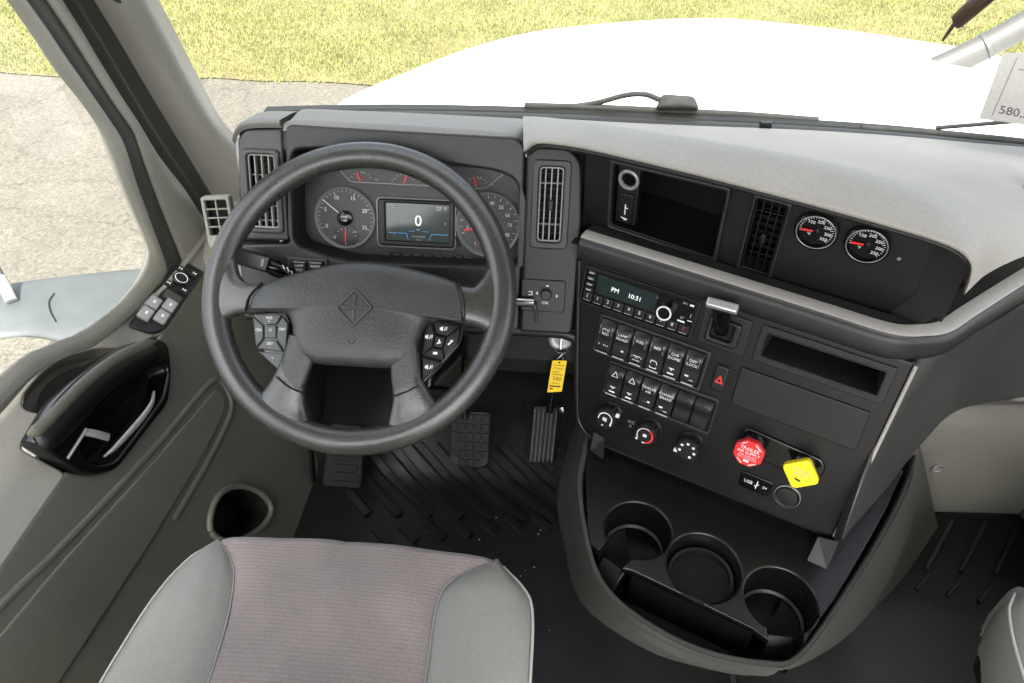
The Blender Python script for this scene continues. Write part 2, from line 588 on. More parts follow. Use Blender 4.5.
soil = material('dry_soil', (0.10, 0.085, 0.035), 0.95, 0.8, 60, 0.3, 3)
edge = []
xx = np.linspace(-60, 60, 241)
for x in xx:
    edge.append((x, 6.42 + 0.05 * math.sin(x * 1.7) + 0.04 * math.sin(x * 5.3 + 1), G0 + 0.012))
lawn = grid('lawn', [edge, [(x, 110, G0 + 0.012) for x in xx]], soil)
tag(lawn, 'soil of the lawn beyond the pavement', 'lawn', kind='structure')

def grass():
    rng = np.random.default_rng(5)
    n = 300000
    x = rng.uniform(-8.5, 9.5, n)
    y = 6.38 + rng.uniform(0, 1, n) ** 1.1 * 4.6
    keep = y > 6.42 + 0.06 * np.sin(x * 1.7) + 0.05 * np.sin(x * 5.3 + 1) + rng.uniform(-0.10, 0.22, n)
    keep &= ~((x > 2.2) & (y < 6.9))
    x, y = x[keep], y[keep]
    n = len(x)
    patch = 0.5 + 0.5 * np.sin(x * 2.3 + 1.3 * np.sin(y * 1.9)) * np.sin(y * 2.9 + np.sin(x * 1.1))
    h = rng.uniform(0.014, 0.038, n) * (0.7 + 0.6 * patch)
    a = rng.uniform(0, 2 * np.pi, n)
    w = rng.uniform(0.003, 0.008, n)
    ln = rng.uniform(0.1, 0.9, n) * h
    b = rng.uniform(0, 2 * np.pi, n)
    co = np.zeros((n, 3, 3))
    for k, s in ((0, -1), (1, 1)):
        co[:, k, 0] = x + s * w * np.cos(a)
        co[:, k, 1] = y + s * w * np.sin(a)
        co[:, k, 2] = G0 + 0.010
    co[:, 2, 0] = x + ln * np.cos(b)
    co[:, 2, 1] = y + ln * np.sin(b)
    co[:, 2, 2] = G0 + 0.012 + h
    me = bpy.data.meshes.new('grass')
    me.vertices.add(3 * n)
    me.vertices.foreach_set('co', co.ravel())
    me.loops.add(3 * n)
    me.loops.foreach_set('vertex_index', np.arange(3 * n, dtype=np.int32))
    me.polygons.add(n)
    me.polygons.foreach_set('loop_start', np.arange(0, 3 * n, 3, dtype=np.int32))
    me.update()
    m = bpy.data.materials.new('yellow_green_grass')
    m.use_nodes = True
    t = m.node_tree
    bs = t.nodes['Principled BSDF']
    bs.inputs['Roughness'].default_value = 0.7
    tc = t.nodes.new('ShaderNodeTexCoord')
    n1 = t.nodes.new('ShaderNodeTexNoise')
    n1.inputs['Scale'].default_value = 1.6
    n1.inputs['Detail'].default_value = 8
    n1.inputs['Roughness'].default_value = 0.8
    rp = t.nodes.new('ShaderNodeValToRGB')
    e = rp.color_ramp.elements
    e[0].position, e[0].color = 0.32, (0.085, 0.105, 0.022, 1)
    e[1].position, e[1].color = 0.68, (0.235, 0.215, 0.095, 1)
    md = e.new(0.5)
    md.color = (0.150, 0.162, 0.045, 1)
    t.links.new(tc.outputs['Object'], n1.inputs['Vector'])
    t.links.new(n1.outputs[0], rp.inputs[0])
    t.links.new(rp.outputs[0], bs.inputs['Base Color'])
    me.materials.append(m)
    o = link('grass', me)
    tag(o, 'short sunlit yellow green grass beyond the pavement', 'grass', kind='stuff')
grass()

# ================================================================== truck outside the glass
hood = thing('truck_hood', 'broad white truck hood beyond the windshield', 'hood', (0.4, 2.0, 0.4))
S = [(-1.02, 2.30, 0.16), (-0.891, 2.437, 0.35), (-0.638, 2.538, 0.45), (-0.362, 2.731, 0.50), (-0.062, 2.889, 0.52), (0.502, 3.06, 0.52), (0.909, 3.073, 0.50), (1.292, 3.013, 0.48), (1.726, 2.977, 0.42), (1.95, 2.9, 0.25)]
near = [(-0.98 + 0.29 * i, 1.34, [0.30, 0.50, 0.66, 0.76, 0.80, 0.81, 0.80, 0.76, 0.66, 0.45][i]) for i in range(10)]
rows = []
for f in (0, 0.25, 0.5, 0.75, 1.0):
    rows.append([Vector(a).lerp(Vector(b), f) + V(0, 0, 0.05 * math.sin(math.pi * f)) for a, b in zip(near, S)])
rows.append([Vector(p) + V(0, 0.10, -0.06) for p in S])
rows.append([Vector(p) + V(0, 0.16, -0.25) for p in S])
rows.append([Vector(p) + V(0, 0.16, -0.9) for p in S])
grid('hood_panel', rows, 'paint', hood, su=4, sv=3, ang=80)

cowl = thing('windshield_cowl', 'dark cowl strip with pale slot along the windshield base', 'cowl', (0.3, 1.25, 0.85))
CB = [(-0.60, 1.235, 0.868), (-0.35, 1.245, 0.878), (-0.086, 1.243, 0.884), (0.082, 1.240, 0.885), (0.23, 1.236, 0.885), (0.404, 1.232, 0.885), (0.571, 1.220, 0.885), (0.69, 1.203, 0.885), (0.80, 1.185, 0.885), (0.95, 1.150, 0.885)]
sweep('cowl_strip', CB, [(0.02, -0.03), (0.018, 0.006), (0.010, 0.010), (-0.012, 0.008), (-0.06, -0.02)], 'seal', cowl, sub=4)
sweep('cowl_edge', [Vector(p) + V(0, 0.05, -0.012) for p in CB], [(0.02, 0.0), (0.012, 0.012), (-0.01, 0.012), (-0.03, -0.01)], 'seal', cowl, sub=4)
box('sensor', (0.345, 1.214, 0.905), (0.02, 0.012, 0.012), 'black', cowl)

wiper = thing('windshield_wiper', 'grey wiper with hooked arm lying along the windshield base', 'wiper', (0.2, 1.3, 0.87))
tube('wiper_blade', cr([(-0.09, 1.30, 0.886), (0.05, 1.303, 0.886), (0.17, 1.302, 0.885), (0.32, 1.30, 0.884), (0.46, 1.292, 0.882)], 5), (0.007, 0.0075), 'wiper', wiper, n=8)
tube('wiper_arm', cr([(0.0, 1.305, 0.886), (0.05, 1.305, 0.896), (0.10, 1.305, 0.912), (0.137, 1.305, 0.915), (0.165, 1.305, 0.906), (0.20, 1.305, 0.899)], 5), (0.0055, 0.0055), 'wiper', wiper, n=8)
pillow('pivot_cover', rpoly(mm([(-40, -12), (42, -10), (30, 14), (-30, 16)]), 0.008), (0, 0), [(1, 0), (1, 0.012), (0.8, 0.02), (0.3, 0.022)], 'wiper', wiper, frame((0.198, 1.305, 0.897), (1, 0, 0), (0, -0.8, 0.6)))
wiper2 = thing('passenger_wiper', 'thin grey wiper blade at the passenger end of the windshield base', 'wiper', (0.75, 1.25, 0.87))
tube('wiper_blade', cr([(0.53, 1.262, 0.884), (0.65, 1.248, 0.885), (0.80, 1.225, 0.886), (1.0, 1.19, 0.886)], 4), (0.006, 0.007), 'wiper', wiper2, n=8)
tube('wiper_arm', cr([(0.66, 1.262, 0.890), (0.72, 1.258, 0.900), (0.80, 1.25, 0.915), (0.9, 1.24, 0.93)], 4), 0.004, 'wiper', wiper2, n=8)

# windshield pane
ws = []
for f in (0, 0.35, 0.7, 1.0):
    r_ = []
    for i in range(9):
        a = i / 8
        bulge = 0.10 * math.sin(math.pi * a)
        r_.append((-0.66 + 0.03 * f + a * (1.75 - 0.06 * f), 1.16 + bulge - 0.5 * f, 0.872 + 0.9 * f))
    ws.append(r_)
w_o = grid('windshield', ws, 'glass', None, su=3, sv=3, ang=80)
tag(w_o, 'large clear windshield pane above the dashboard', 'windshield')

# hood mirror stalk on the passenger side
ms = thing('hood_mirror_stalk', 'pale grey tubular mirror stalk rising beyond the passenger side of hood', 'mirror stalk', (1.1, 2.2, 0.6))
tube('stalk', cr([(1.02, 2.2, 0.62), (1.175, 2.2, 0.715), (1.27, 2.2, 0.787), (1.42, 2.2, 0.90)], 4), [(0.034, 0.038)] * 13, 'stalk', ms, n=16)
tube('joint_ring', [(1.186, 2.2, 0.723), (1.194, 2.2, 0.729)], 0.0395, 'mirrorgrey', ms, n=16)

# door mirror arm outside the driver window
ma = thing('door_mirror_arm', 'weathered grey plastic mirror arm outside the driver window', 'mirror arm', (-1.1, 1.15, 0.4))
rows = [[(-0.90, 1.36, 0.36), (-1.05, 1.34, 0.37), (-1.188, 1.275, 0.38), (-1.33, 1.22, 0.38), (-1.6, 1.12, 0.38)],
        [(-0.90, 1.31, 0.445), (-1.045, 1.285, 0.448), (-1.188, 1.241, 0.45), (-1.31, 1.199, 0.45), (-1.55, 1.10, 0.45)],
        [(-0.90, 1.20, 0.458), (-1.03, 1.17, 0.460), (-1.15, 1.16, 0.462), (-1.27, 1.13, 0.462), (-1.5, 1.04, 0.46)],
        [(-0.90, 1.095, 0.45), (-1.018, 1.070, 0.45), (-1.111, 1.072, 0.45), (-1.23, 1.079, 0.45), (-1.46, 1.0, 0.45)],
        [(-0.90, 1.040, 0.430), (-0.995, 1.03, 0.430), (-1.075, 1.04, 0.430), (-1.19, 1.046, 0.430), (-1.42, 0.97, 0.43)],
        [(-0.90, 1.10, 0.40), (-0.99, 1.09, 0.40), (-1.07, 1.10, 0.40), (-1.18, 1.11, 0.40), (-1.41, 1.03, 0.40)]]
grid('arm_shell', rows, 'mirrorgrey', ma, su=4, sv=4, ang=60)
tube('seam_line', cr([(-1.150, 1.165, 0.4635), (-1.145, 1.135, 0.4635), (-1.125, 1.105, 0.4605), (-1.10, 1.08, 0.4545)], 5), 0.0012, 'black', ma, n=6)
rod = thing('grab_rod', 'short silver rod with dark collar on the mirror arm', 'rod', (-1.24, 1.14, 0.46))
tube('rod_body', [(-1.225, 1.125, 0.466), (-1.262, 1.165, 0.50)], 0.0125, 'silver', rod, n=16)
tube('collar', [(-1.262, 1.165, 0.50), (-1.31, 1.215, 0.545)], 0.0105, 'mirrorgrey', rod, n=16)

# ================================================================== cab floor
fl = mesh('cab_floor', [(-0.95, -0.3, -0.006), (1.35, -0.3, -0.006), (1.35, 1.09, -0.006), (-0.95, 1.09, -0.006), (-0.95, 1.40, 0.16), (1.35, 1.40, 0.16), (-0.95, 1.40, 0.62), (1.35, 1.40, 0.62)],
          [(0, 1, 2, 3), (3, 2, 5, 4), (4, 5, 7, 6)], 'deep')
tag(fl, 'black cab floor and firewall under the dash', 'floor', kind='structure')
mat_ = thing('floor_mat', 'black ribbed vinyl floor mat under the pedals', 'floor mat', (-0.2, 0.8, 0))
toe = lambda y: 0.004 if y < 1.055 else 0.004 + (y - 1.055) * 0.46
grid('mat_sheet', [[(-0.62, y, toe(y)), (-0.3, y, toe(y)), (0.0, y, toe(y)), (0.385, y, toe(y))] for y in (-0.1, 0.3, 0.6, 0.8, 0.95, 1.03, 1.055, 1.08, 1.2, 1.45)], 'mat', mat_, thick=0.006)
k = 0
def rib(x0, y0, x1, y1, w, hh, parent):
    n = max(2, int(math.hypot(x1 - x0, y1 - y0) / 0.04))
    path = [(x0 + (x1 - x0) * i / n, y0 + (y1 - y0) * i / n, 0) for i in range(n + 1)]
    d = Vector((x1 - x0, y1 - y0, 0)).normalized()
    s = Vector((d.y, -d.x, 0))
    rws = []
    for p in path:
        p = Vector(p)
        r_ = []
        for a, b in ((-w, 0), (-w * 0.7, hh), (w * 0.7, hh), (w, 0)):
            q = p + s * a
            r_.append((q.x, q.y, toe(q.y) + 0.0025 + b))
        rws.append(r_)
    return grid('rib', rws, 'mat', parent, ang=30)
for i in range(11):
    x0, y0 = -0.66 + i * 0.075, 1.15 + 0.0 * i
    x1, y1 = -0.42 + i * 0.075 - 0.01, 0.94 + 0.004 * i
    if i < 2:
        x0, y0 = x0 + 0.12, y0 - 0.105
    rib(x0, y0, x1, y1, 0.012, 0.011, mat_)
for i in range(7):
    x1, y1 = -0.385 + i * 0.062, 0.885 + 0.012 * i
    rib(x1 - 0.022, y1 + 0.02, x1 + 0.022, y1 - 0.02, 0.010, 0.010, mat_)
mat2 = thing('passenger_floor_mat', 'black grooved vinyl mat on the passenger side floor', 'floor mat', (1.0, 0.8, 0))
grid('mat_sheet', [[(0.40, y, 0.004), (0.7, y, 0.004), (1.0, y, 0.004), (1.3, y, 0.004)] for y in (-0.1, 0.4, 0.8, 1.07)], 'mat', mat2, thick=0.006)
for i in range(7):
    x = 0.97 + i * 0.075
    rib(x, 1.05, x - 0.11, 0.91, 0.006, 0.005, mat2)
for i in range(6):
    x = 0.80 + i * 0.062
    rib(x, 0.905 - 0.010 * i, x - 0.04, 0.868 - 0.010 * i, 0.005, 0.005, mat2)

crumbs = bmesh.new()
for i in range(26):
    cx_, cy_ = random.uniform(-0.45, 0.02), random.uniform(0.62, 1.0)
    bmesh.ops.create_icosphere(crumbs, subdivisions=1, radius=random.uniform(0.0008, 0.0024), matrix=Matrix.Translation((cx_, cy_, toe(cy_) + 0.005)))
cm = bpy.data.meshes.new('floor_crumbs')
crumbs.to_mesh(cm)
crumbs.free()
tag(link('floor_crumbs', finish(cm, 'paper')), 'tiny pale crumbs of grit on the floor mat', 'grit', kind='stuff')

# ================================================================== pedals
PB = frame((-0.20, 1.115, 0.105), (1, 0, 0.02), (0, -0.86, 0.51))
bp_ = thing('brake_pedal', 'wide brake pedal with a square waffle tread', 'pedal', (-0.2, 1.2, 0.05))
shape('pedal_pad', [rpoly(mm([(-52, 72), (48, 74), (44, -62), (24, -72), (-40, -70), (-54, -58)]), 0.012)], -0.012, 0, 0.003, 'rubber', bp_, PB)
for i in range(5):
    for j in range(6):
        if (j == 5 and i in (0, 4)):
            continue
        box('tread_block', (-0.042 + i * 0.0195, 0.058 - j * 0.0235, 0.003), (0.0155, 0.0185, 0.007), 'black', bp_, PB, 0.0015)
tube('pedal_arm', cr([(-0.215, 1.14, 0.16), (-0.225, 1.18, 0.26), (-0.24, 1.24, 0.42), (-0.25, 1.28, 0.55)], 3), (0.012, 0.009), 'black', bp_)
PA = frame((-0.020, 1.150, 0.098), (1, 0, 0.04), (0, -0.86, 0.51))
ap = thing('accelerator_pedal', 'accelerator pedal with vertical ribs under the key', 'pedal', (-0.02, 1.2, 0.03))
shape('pedal_pad', [rpoly(mm([(-28, 76), (36, 78), (26, -72), (-38, -72)]), 0.006)], -0.012, 0, 0.003, 'rubber', ap, PA)
for i in range(6):
    x0, x1 = -0.023 + i * 0.0105, -0.032 + i * 0.0105
    vs, fs = tube_data([(x0 + (x1 - x0) * j / 14, 0.070 - 0.137 * j / 14, 0.0015 + 0.0013 * (j % 2)) for j in range(15)], 0.0036, 6)
    mesh('tread_rib', vs, fs, 'darkgrey', ap, PA)
tube('pedal_arm', cr([(-0.01, 1.17, 0.17), (0.0, 1.2, 0.27), (0.01, 1.25, 0.42), (0.02, 1.3, 0.5)], 3), (0.014, 0.009), 'black', ap)
lathe('pivot_bolt', [(0.009, 0), (0.009, 0.006), (0.006, 0.008)], 'steel', ap, frame((0.022, 1.16, 0.19), (1, 0, 0), (0, -1, 0.2)), n=16)
dp_ = thing('dead_pedal', 'dark ribbed footrest left of the brake pedal', 'footrest', (-0.5, 1.15, 0.0))
PD = frame((-0.50, 1.06, 0.12), (1, 0, 0.0), (0.12, -0.84, 0.53))
shape('footrest_plate', [rpoly(mm([(-42, 50), (42, 50), (42, -110), (-55, -110)]), 0.012)], -0.02, 0, 0.004, 'deep', dp_, PD)
for i in range(7):
    box('grip_bar', (0, 0.030 - i * 0.021, 0.002), (0.062, 0.010, 0.005), 'deep', dp_, PD, 0.002)
tube('side_rail', cr([(-0.60, 1.06, 0.36), (-0.575, 1.05, 0.22), (-0.575, 1.0, 0.05)], 4), (0.012, 0.006), 'black', dp_)

# ================================================================== dashboard
dash = thing('dashboard', 'dark grey truck dashboard with gauges, vents, radio and switch panel', 'dashboard', (0.1, 1.1, 0))

# --- driver fascia: binnacle plate with the cluster opening, vent pods either side
opening = rpoly(mm([(-408, 40), (-402, 66), (-330, 70), (-90, 47), (-60, 37), (-48, 8), (-42, -60), (-44, -94), (-62, -100), (-320, -104), (-345, -100), (-404, -84), (-413, -68)]), 0.012, 4)
bo = rpoly(mm([(-415, 98), (-404, 104), (-60, 98), (-46, 88), (-45, -205), (-500, -205), (-505, -85), (-417, -80)]), 0.008)
shape('binnacle_plate', [bo, opening], -0.022, 0, 0.005, 'dash', dash, FP, 3)
# walls of the cluster well
fi = FP.inverted() @ CL
cl_pts = [fi @ V(x, y, 0.0005) for x, y in opening]
well = []
for (x, y) in opening:
    p = CL.inverted() @ (FP @ V(x, y, -0.012))
    q = V(p.x * 0.985 - 0.001, p.y * 0.97, 0.0)
    well.append((FP @ V(x, y, -0.010), CL @ q))
grid('cluster_well', [[a for a, b in well] + [well[0][0]], [b for a, b in well] + [well[0][1]]], 'deep', dash)
# pad above the driver: from the plate's top edge forward to the windshield
def pad_rows(us, vtop):
    return us
cols_ = [(-0.435, 0.104), (-0.42, 0.108), (-0.36, 0.108), (-0.25, 0.107), (-0.14, 0.104), (-0.085, 0.100), (-0.066, 0.088)]
r0 = [FP @ V(x + 0.019, v - 0.012, 0.0) for x, v in cols_]
r1 = [FP @ V(x + 0.019, v, -0.006) for x, v in cols_]
r2 = [FP @ V(x + 0.019, v + 0.004, -0.03) for x, v in cols_]
r4 = [V(x * 1.12 + 0.02, 1.19, 0.905) for x, v in cols_]
r3 = [a.lerp(b, 0.5) + V(0, 0, 0.012) for a, b in zip(r2, r4)]
r5 = [p + V(0, 0.03, -0.03) for p in r4]
grid('driver_pad', [r0, r1, r2, r3, r4, r5], 'toppad', dash, su=3, sv=3, ang=60)
# left vent pod and its cap
shape('vent_pod', [rpoly(mm([(-491, 78), (-478, 93), (-420, 96), (-420, -76), (-497, -78)]), [0.02, 0.02, 0.004, 0.004, 0.01]), rrect(-0.4545, 0.0, 0.050, 0.118, 0.012)], -0.02, -0.003, 0.004, 'darkgrey', dash, FP, 3)
cap = [(-0.515, 0.075), (-0.508, 0.090), (-0.495, 0.099), (-0.47, 0.102), (-0.445, 0.103), (-0.4385, 0.103)]
r0 = [FP @ V(x + 0.019, v - 0.006, -0.004) for x, v in cap]
r1 = [FP @ V(x + 0.019, v + 0.004, 0.004) for x, v in cap]
r2 = [FP @ V(x + 0.019, v + 0.010, -0.02) for x, v in cap]
r4 = [V(x * 1.13 + 0.025, 1.185, 0.870 + 0.33 * (v - 0.0)) for x, v in cap]
r3 = [a.lerp(b, 0.5) + V(0, 0, 0.008) for a, b in zip(r2, r4)]
r5 = [p + V(0, 0.02, -0.04) for p in r4]
grid('pod_cap', [r0, r1, r2, r3, r4, r5], 'toppad', dash, su=3, sv=3, ang=60)
grid('pod_side', [[FP @ V(-0.495, 0.078, -0.006), FP @ V(-0.498, -0.078, -0.006), FP @ V(-0.505, -0.20, -0.006)], [V(-0.60, 1.19, 0.86), V(-0.60, 1.2, 0.80), V(-0.60, 1.2, 0.6)]], 'dash', dash)

shape('pod_core', [rrect(-0.459, 0.008, 0.076, 0.176, 0.01)], -0.075, -0.021, 0.004, 'deep', dash, FP)
shape('pod_core', [rrect(0.0, -0.06, 0.088, 0.29, 0.01)], -0.075, -0.021, 0.004, 'deep', dash, FP)
def vent(cx, cy, w, h, ncol, hbars, mw, mat_slat, frame_w=0.010, rim='darkgrey', knob=True, depth=0.03, r=0.010):
    v = shape('air_vent', [rrect(cx, cy, w, h, r), rrect(cx, cy, w - 2 * frame_w, h - 2 * frame_w, r * 0.7)], -0.008, 0.004, 0.003, rim, dash, mw, 3)
    cavity('duct', rrect(cx, cy, w - 2 * frame_w + 0.002, h - 2 * frame_w + 0.002, r * 0.7), -0.004, -depth, 'deep', v, mw, 0.9)
    iw, ih = w - 2 * frame_w, h - 2 * frame_w
    shape('grille_ring', [rrect(cx, cy, iw, ih, r * 0.6), rrect(cx, cy, iw - 0.005, ih - 0.005, r * 0.45)], -0.006, -0.001, 0.001, mat_slat, v, mw)
    for i in range(1, ncol):
        box('slat', (cx - iw / 2 + iw * i / ncol, cy, -0.006), (0.0021, ih - 0.005, 0.009), mat_slat, v, mw, 0.0006)
    for f in hbars:
        box('cross_bar', (cx, cy + f * ih, -0.011), (iw - 0.005, 0.0018, 0.006), mat_slat, v, mw, 0.0005)
    for i in range(1, 2 * len(hbars) + 6):
        box('inner_vane', (cx, cy - ih / 2 + ih * i / (2 * len(hbars) + 6), -0.020), (iw - 0.004, 0.0012, 0.008), 'black', v, mw, 0.0004)
    if knob:
        box('vane_knob', (cx + 0.0005, cy, 0.0), (0.007, 0.016, 0.010), 'panel', v, mw, 0.002)
    return v
vent(-0.4545, 0.0, 0.060, 0.130, 4, (0.22, 0.02, -0.2, -0.4), FP, 'slat', 0.008)
# centre vent pod
shape('vent_pod', [rpoly(mm([(-43, 86), (20, 86), (40, 66), (47, -60), (41, -205), (-43, -205)]), [0.005, 0.02, 0.02, 0.02, 0.01, 0.005]), rrect(-0.004, 0.0, 0.050, 0.126, 0.014)], -0.02, 0.003, 0.005, 'panel', dash, FP, 3)
vent(-0.004, 0.0, 0.060, 0.136, 4, (0.28, -0.27), FP, 'slat', 0.0115, 'dash')
grid('pod_side', [[FP @ V(0.041, 0.075, -0.004), FP @ V(0.0465, 0.0, -0.004), FP @ V(0.0465, -0.07, -0.004), FP @ V(0.040, -0.2, -0.004)], [V(0.075, 1.02, 0.95), V(0.08, 1.02, 0.90), V(0.09, 1.0, 0.82), V(0.10, 1.0, 0.72)]], 'panel', dash)
# small demister vent beside the pillar
DM = frame(FP @ V(-0.530, -0.045, 0.004), (0.985, 0.17, 0), (0.17, -0.90, 0.35))
dv = shape('demister_vent', [rrect(0, -0.006, 0.044, 0.082, 0.005), rrect(0, 0.001, 0.033, 0.056, 0.002)], -0.02, 0.0, 0.002, 'pale', dash, DM)
cavity('duct', rrect(0, 0.001, 0.034, 0.057, 0.002), -0.002, -0.02, 'deep', dv, DM)
box('slat', (0, 0.001, -0.003), (0.0022, 0.056, 0.005), 'pale', dv, DM, 0.0006)
for i in range(3):
    box('slat', (0, -0.013 + 0.014 * i, -0.0032), (0.033, 0.0022, 0.005), 'pale', dv, DM, 0.0006)

# --- instrument cluster
clu = shape('instrument_cluster', [rpoly(mm([(-226, 110), (226, 110), (226, -84), (-226, -84)]), 0.02)], -0.02, -0.002, 0.003, 'dash', dash, CL)
def dial(name, cx, cy, r, parent, mw, h=0.0, ringmat='ring', ringw=0.004, facemat='dial'):
    d = lathe(name, [(r + ringw, h - 0.002), (r + ringw, h + 0.005), (r + ringw * 0.6, h + 0.0065), (r, h + 0.004), (r * 0.97, h + 0.0005), (r * 0.80, h + 0.0002)], ringmat, parent, mw, 56, (cx, cy), cap=False)
    lathe('dial_face', [(r * 0.985, h + 0.0008), (0.0001, h + 0.0009)], facemat, d, mw, 48, (cx, cy))
    return d
def ticks(n, a0, a1, cx, cy, r0, r1, w, every=1, long=0.0):
    out = []
    for i in range(n + 1):
        a = R(a0 + (a1 - a0) * i / n)
        rr = r0 - (long if every and i % every == 0 else 0)
        out.append((cx + rr * math.cos(a), cy + rr * math.sin(a), cx + r1 * math.cos(a), cy + r1 * math.sin(a), w))
    return out
# tachometer
tc_ = dial('tachometer', -0.118, 0.002, 0.047, clu, CL)
bars('tick_marks', ticks(25, 205, -25, -0.118, 0.002, 0.0425, 0.045, 0.0007, 5, 0.003), 'white', tc_, CL, 0.0012)
texts('numerals', [(s, -0.118 + 0.035 * math.cos(R(205 - 46 * i)), 0.002 + 0.035 * math.sin(R(205 - 46 * i)), 0.0088) for i, s in enumerate(['0', '5', '10', '15', '20', '25'])], 'white', tc_, CL, 0.0013)
lathe('needle_hub', [(0.0125, 0.001), (0.0125, 0.006), (0.0105, 0.007)], 'gloss', tc_, CL, 32, (-0.118, 0.002))
texts('lettering', [('RPM', -0.118, 0.0045, 0.0052), ('x100', -0.118, -0.0015, 0.0045)], 'white', tc_, CL, 0.0072)
bars('needle', [(-0.126, 0.0095, -0.1535, 0.031, 0.0014)], 'white', tc_, CL, 0.0050, 0.0008)
lathe('sub_dial', [(0.0205, 0.001), (0.0205, 0.0022), (0.0195, 0.0024)], 'dash', tc_, CL, 32, (-0.118, -0.0275))
bars('tick_marks', ticks(6, 160, 20, -0.118, -0.033, 0.0165, 0.019, 0.0006), 'white', tc_, CL, 0.0026)
bars('needle', [(-0.1185, -0.037, -0.1175, -0.017, 0.0022)], 'redprint', tc_, CL, 0.0034, 0.0008)
texts('lettering', [('32', -0.137, -0.031, 0.0048), ('212', -0.100, -0.020, 0.0045), ('F', -0.118, -0.041, 0.005)], 'white', tc_, CL, 0.0026)
# speedometer
sp = dial('speedometer', 0.120, 0.002, 0.049, clu, CL)
bars('tick_marks', ticks(17, 200, -30, 0.120, 0.002, 0.044, 0.047, 0.0008, 2, 0.002), 'white', sp, CL, 0.0012)
texts('numerals', [(s, 0.120 + 0.035 * math.cos(R(190 - 27 * i)), 0.002 + 0.035 * math.sin(R(190 - 27 * i)), 0.0080) for i, s in enumerate(['5', '15', '25', '35', '45', '55', '65', '75', '85'])], 'white', sp, CL, 0.0013)
bars('tick_marks', ticks(12, 195, -25, 0.120, 0.002, 0.025, 0.027, 0.0006), 'dimwhite', sp, CL, 0.0012)
lathe('needle_hub', [(0.0105, 0.001), (0.0105, 0.006), (0.0085, 0.007)], 'gloss', sp, CL, 32, (0.120, 0.002))
bars('needle', [(0.117, 0.0015, 0.081, -0.0085, 0.0030)], 'redprint', sp, CL, 0.0050, 0.0008)
texts('lettering', [('MPH', 0.120, 0.020, 0.005), ('km/h', 0.120, -0.016, 0.004), ('E', 0.099, -0.029, 0.0052), ('F', 0.141, -0.029, 0.0052)], 'white', sp, CL, 0.0013)
bars('tick_marks', ticks(6, 160, 20, 0.120, -0.040, 0.020, 0.0225, 0.0006), 'white', sp, CL, 0.0012)
bars('needle', [(0.121, -0.040, 0.104, -0.028, 0.0016)], 'redprint', sp, CL, 0.0022, 0.0008)
# centre display
ds = shape('display', [rrect(0.001, -0.0015, 0.127, 0.077, 0.007), rrect(0.003, 0.0, 0.106, 0.061, 0.003)], -0.002, 0.007, 0.003, 'panel', clu, CL, 3)
shape('display_rim', [rrect(0.001, -0.0015, 0.132, 0.082, 0.009), rrect(0.001, -0.0015, 0.127, 0.077, 0.007)], -0.002, 0.0035, 0.0012, 'ring', ds, CL)
box('screen', (0.003, 0, -0.0005), (0.108, 0.063, 0.003), 'screen', ds, CL, 0.0004)
texts('lettering', [('0', 0.004, 0.002, 0.025)], 'glowwhite', ds, CL, 0.0014)
texts('lettering', [('SPEEDOMETER', 0.004, 0.0245, 0.0042), ('MPH', 0.004, -0.012, 0.0034), ('ODOMETER', 0.004, -0.0235, 0.0042), ('4,258', 0.004, -0.0285, 0.0036), ('P', -0.036, -0.022, 0.004)], 'dimwhite', ds, CL, 0.0014)
bars('status_icons', [(-0.046, 0.026, -0.043, 0.026, 0.003), (-0.041, 0.0265, -0.035, 0.0265, 0.0022), (-0.0385, 0.0225, -0.036, 0.0225, 0.002), (0.034, 0.026, 0.044, 0.026, 0.0032), (0.034, 0.0215, 0.042, 0.0215, 0.0022), (0.047, 0.025, 0.051, 0.025, 0.0055), (-0.043, 0.014, -0.043, 0.019, 0.0012), (0.048, 0.0, 0.050, 0.0, 0.003)], 'dimwhite', ds, CL, 0.0013)
bars('blue_lines', [(-0.012, -0.0145, -0.002, -0.0145, 0.0006), (0.010, -0.0145, 0.022, -0.0145, 0.0006), (-0.046, -0.0185, -0.016, -0.0185, 0.0008), (-0.016, -0.0185, -0.013, -0.029, 0.0008), (0.022, -0.029, 0.026, -0.0185, 0.0008), (0.026, -0.0185, 0.054, -0.0185, 0.0008)], 'glowblue', ds, CL, 0.0013)
# strip of small gauges along the top
st = shape('gauge_strip', [rpoly(mm([(-130, 85), (-108, 62), (112, 60), (142, 84), (140, 92), (-128, 94)]), 0.006)], -0.004, 0.0012, 0.001, 'dial', clu, CL)
tube('strip_rim', [(-0.130, 0.086, 0.002), (-0.108, 0.0625, 0.002), (-0.10, 0.061, 0.002), (0.0, 0.0605, 0.002), (0.105, 0.0595, 0.002), (0.114, 0.0605, 0.002), (0.141, 0.083, 0.002)], 0.0013, 'ring', st, CL, n=8)
for i, (gx, la) in enumerate(((-0.089, 130), (-0.018, 60), (0.045, 130), (0.100, 120))):
    bars('tick_marks', ticks(6, 150, 30, gx, 0.060, 0.0165, 0.0185, 0.0006), 'white', st, CL, 0.0016)
    bars('needle', [(gx - 0.001, 0.063, gx + 0.010 * math.cos(R(la)), 0.065 + 0.013 * math.sin(R(la)), 0.0030)], 'redprint', st, CL, 0.0022, 0.0006)
    texts('lettering', [(['OIL', 'FUEL', 'AIR', 'AIR'][i], gx + 0.004, 0.0755, 0.0045), (['0', 'E', '0', '0'][i], gx - 0.020, 0.066, 0.0045), (['100', 'F', '150', '150'][i], gx + 0.024, 0.066, 0.0042)], 'dimwhite', st, CL, 0.0016)
tube('display_bracket', [(0.066, -0.02, 0.003), (0.072, -0.036, 0.003)], 0.002, 'panel', ds, CL, n=6)
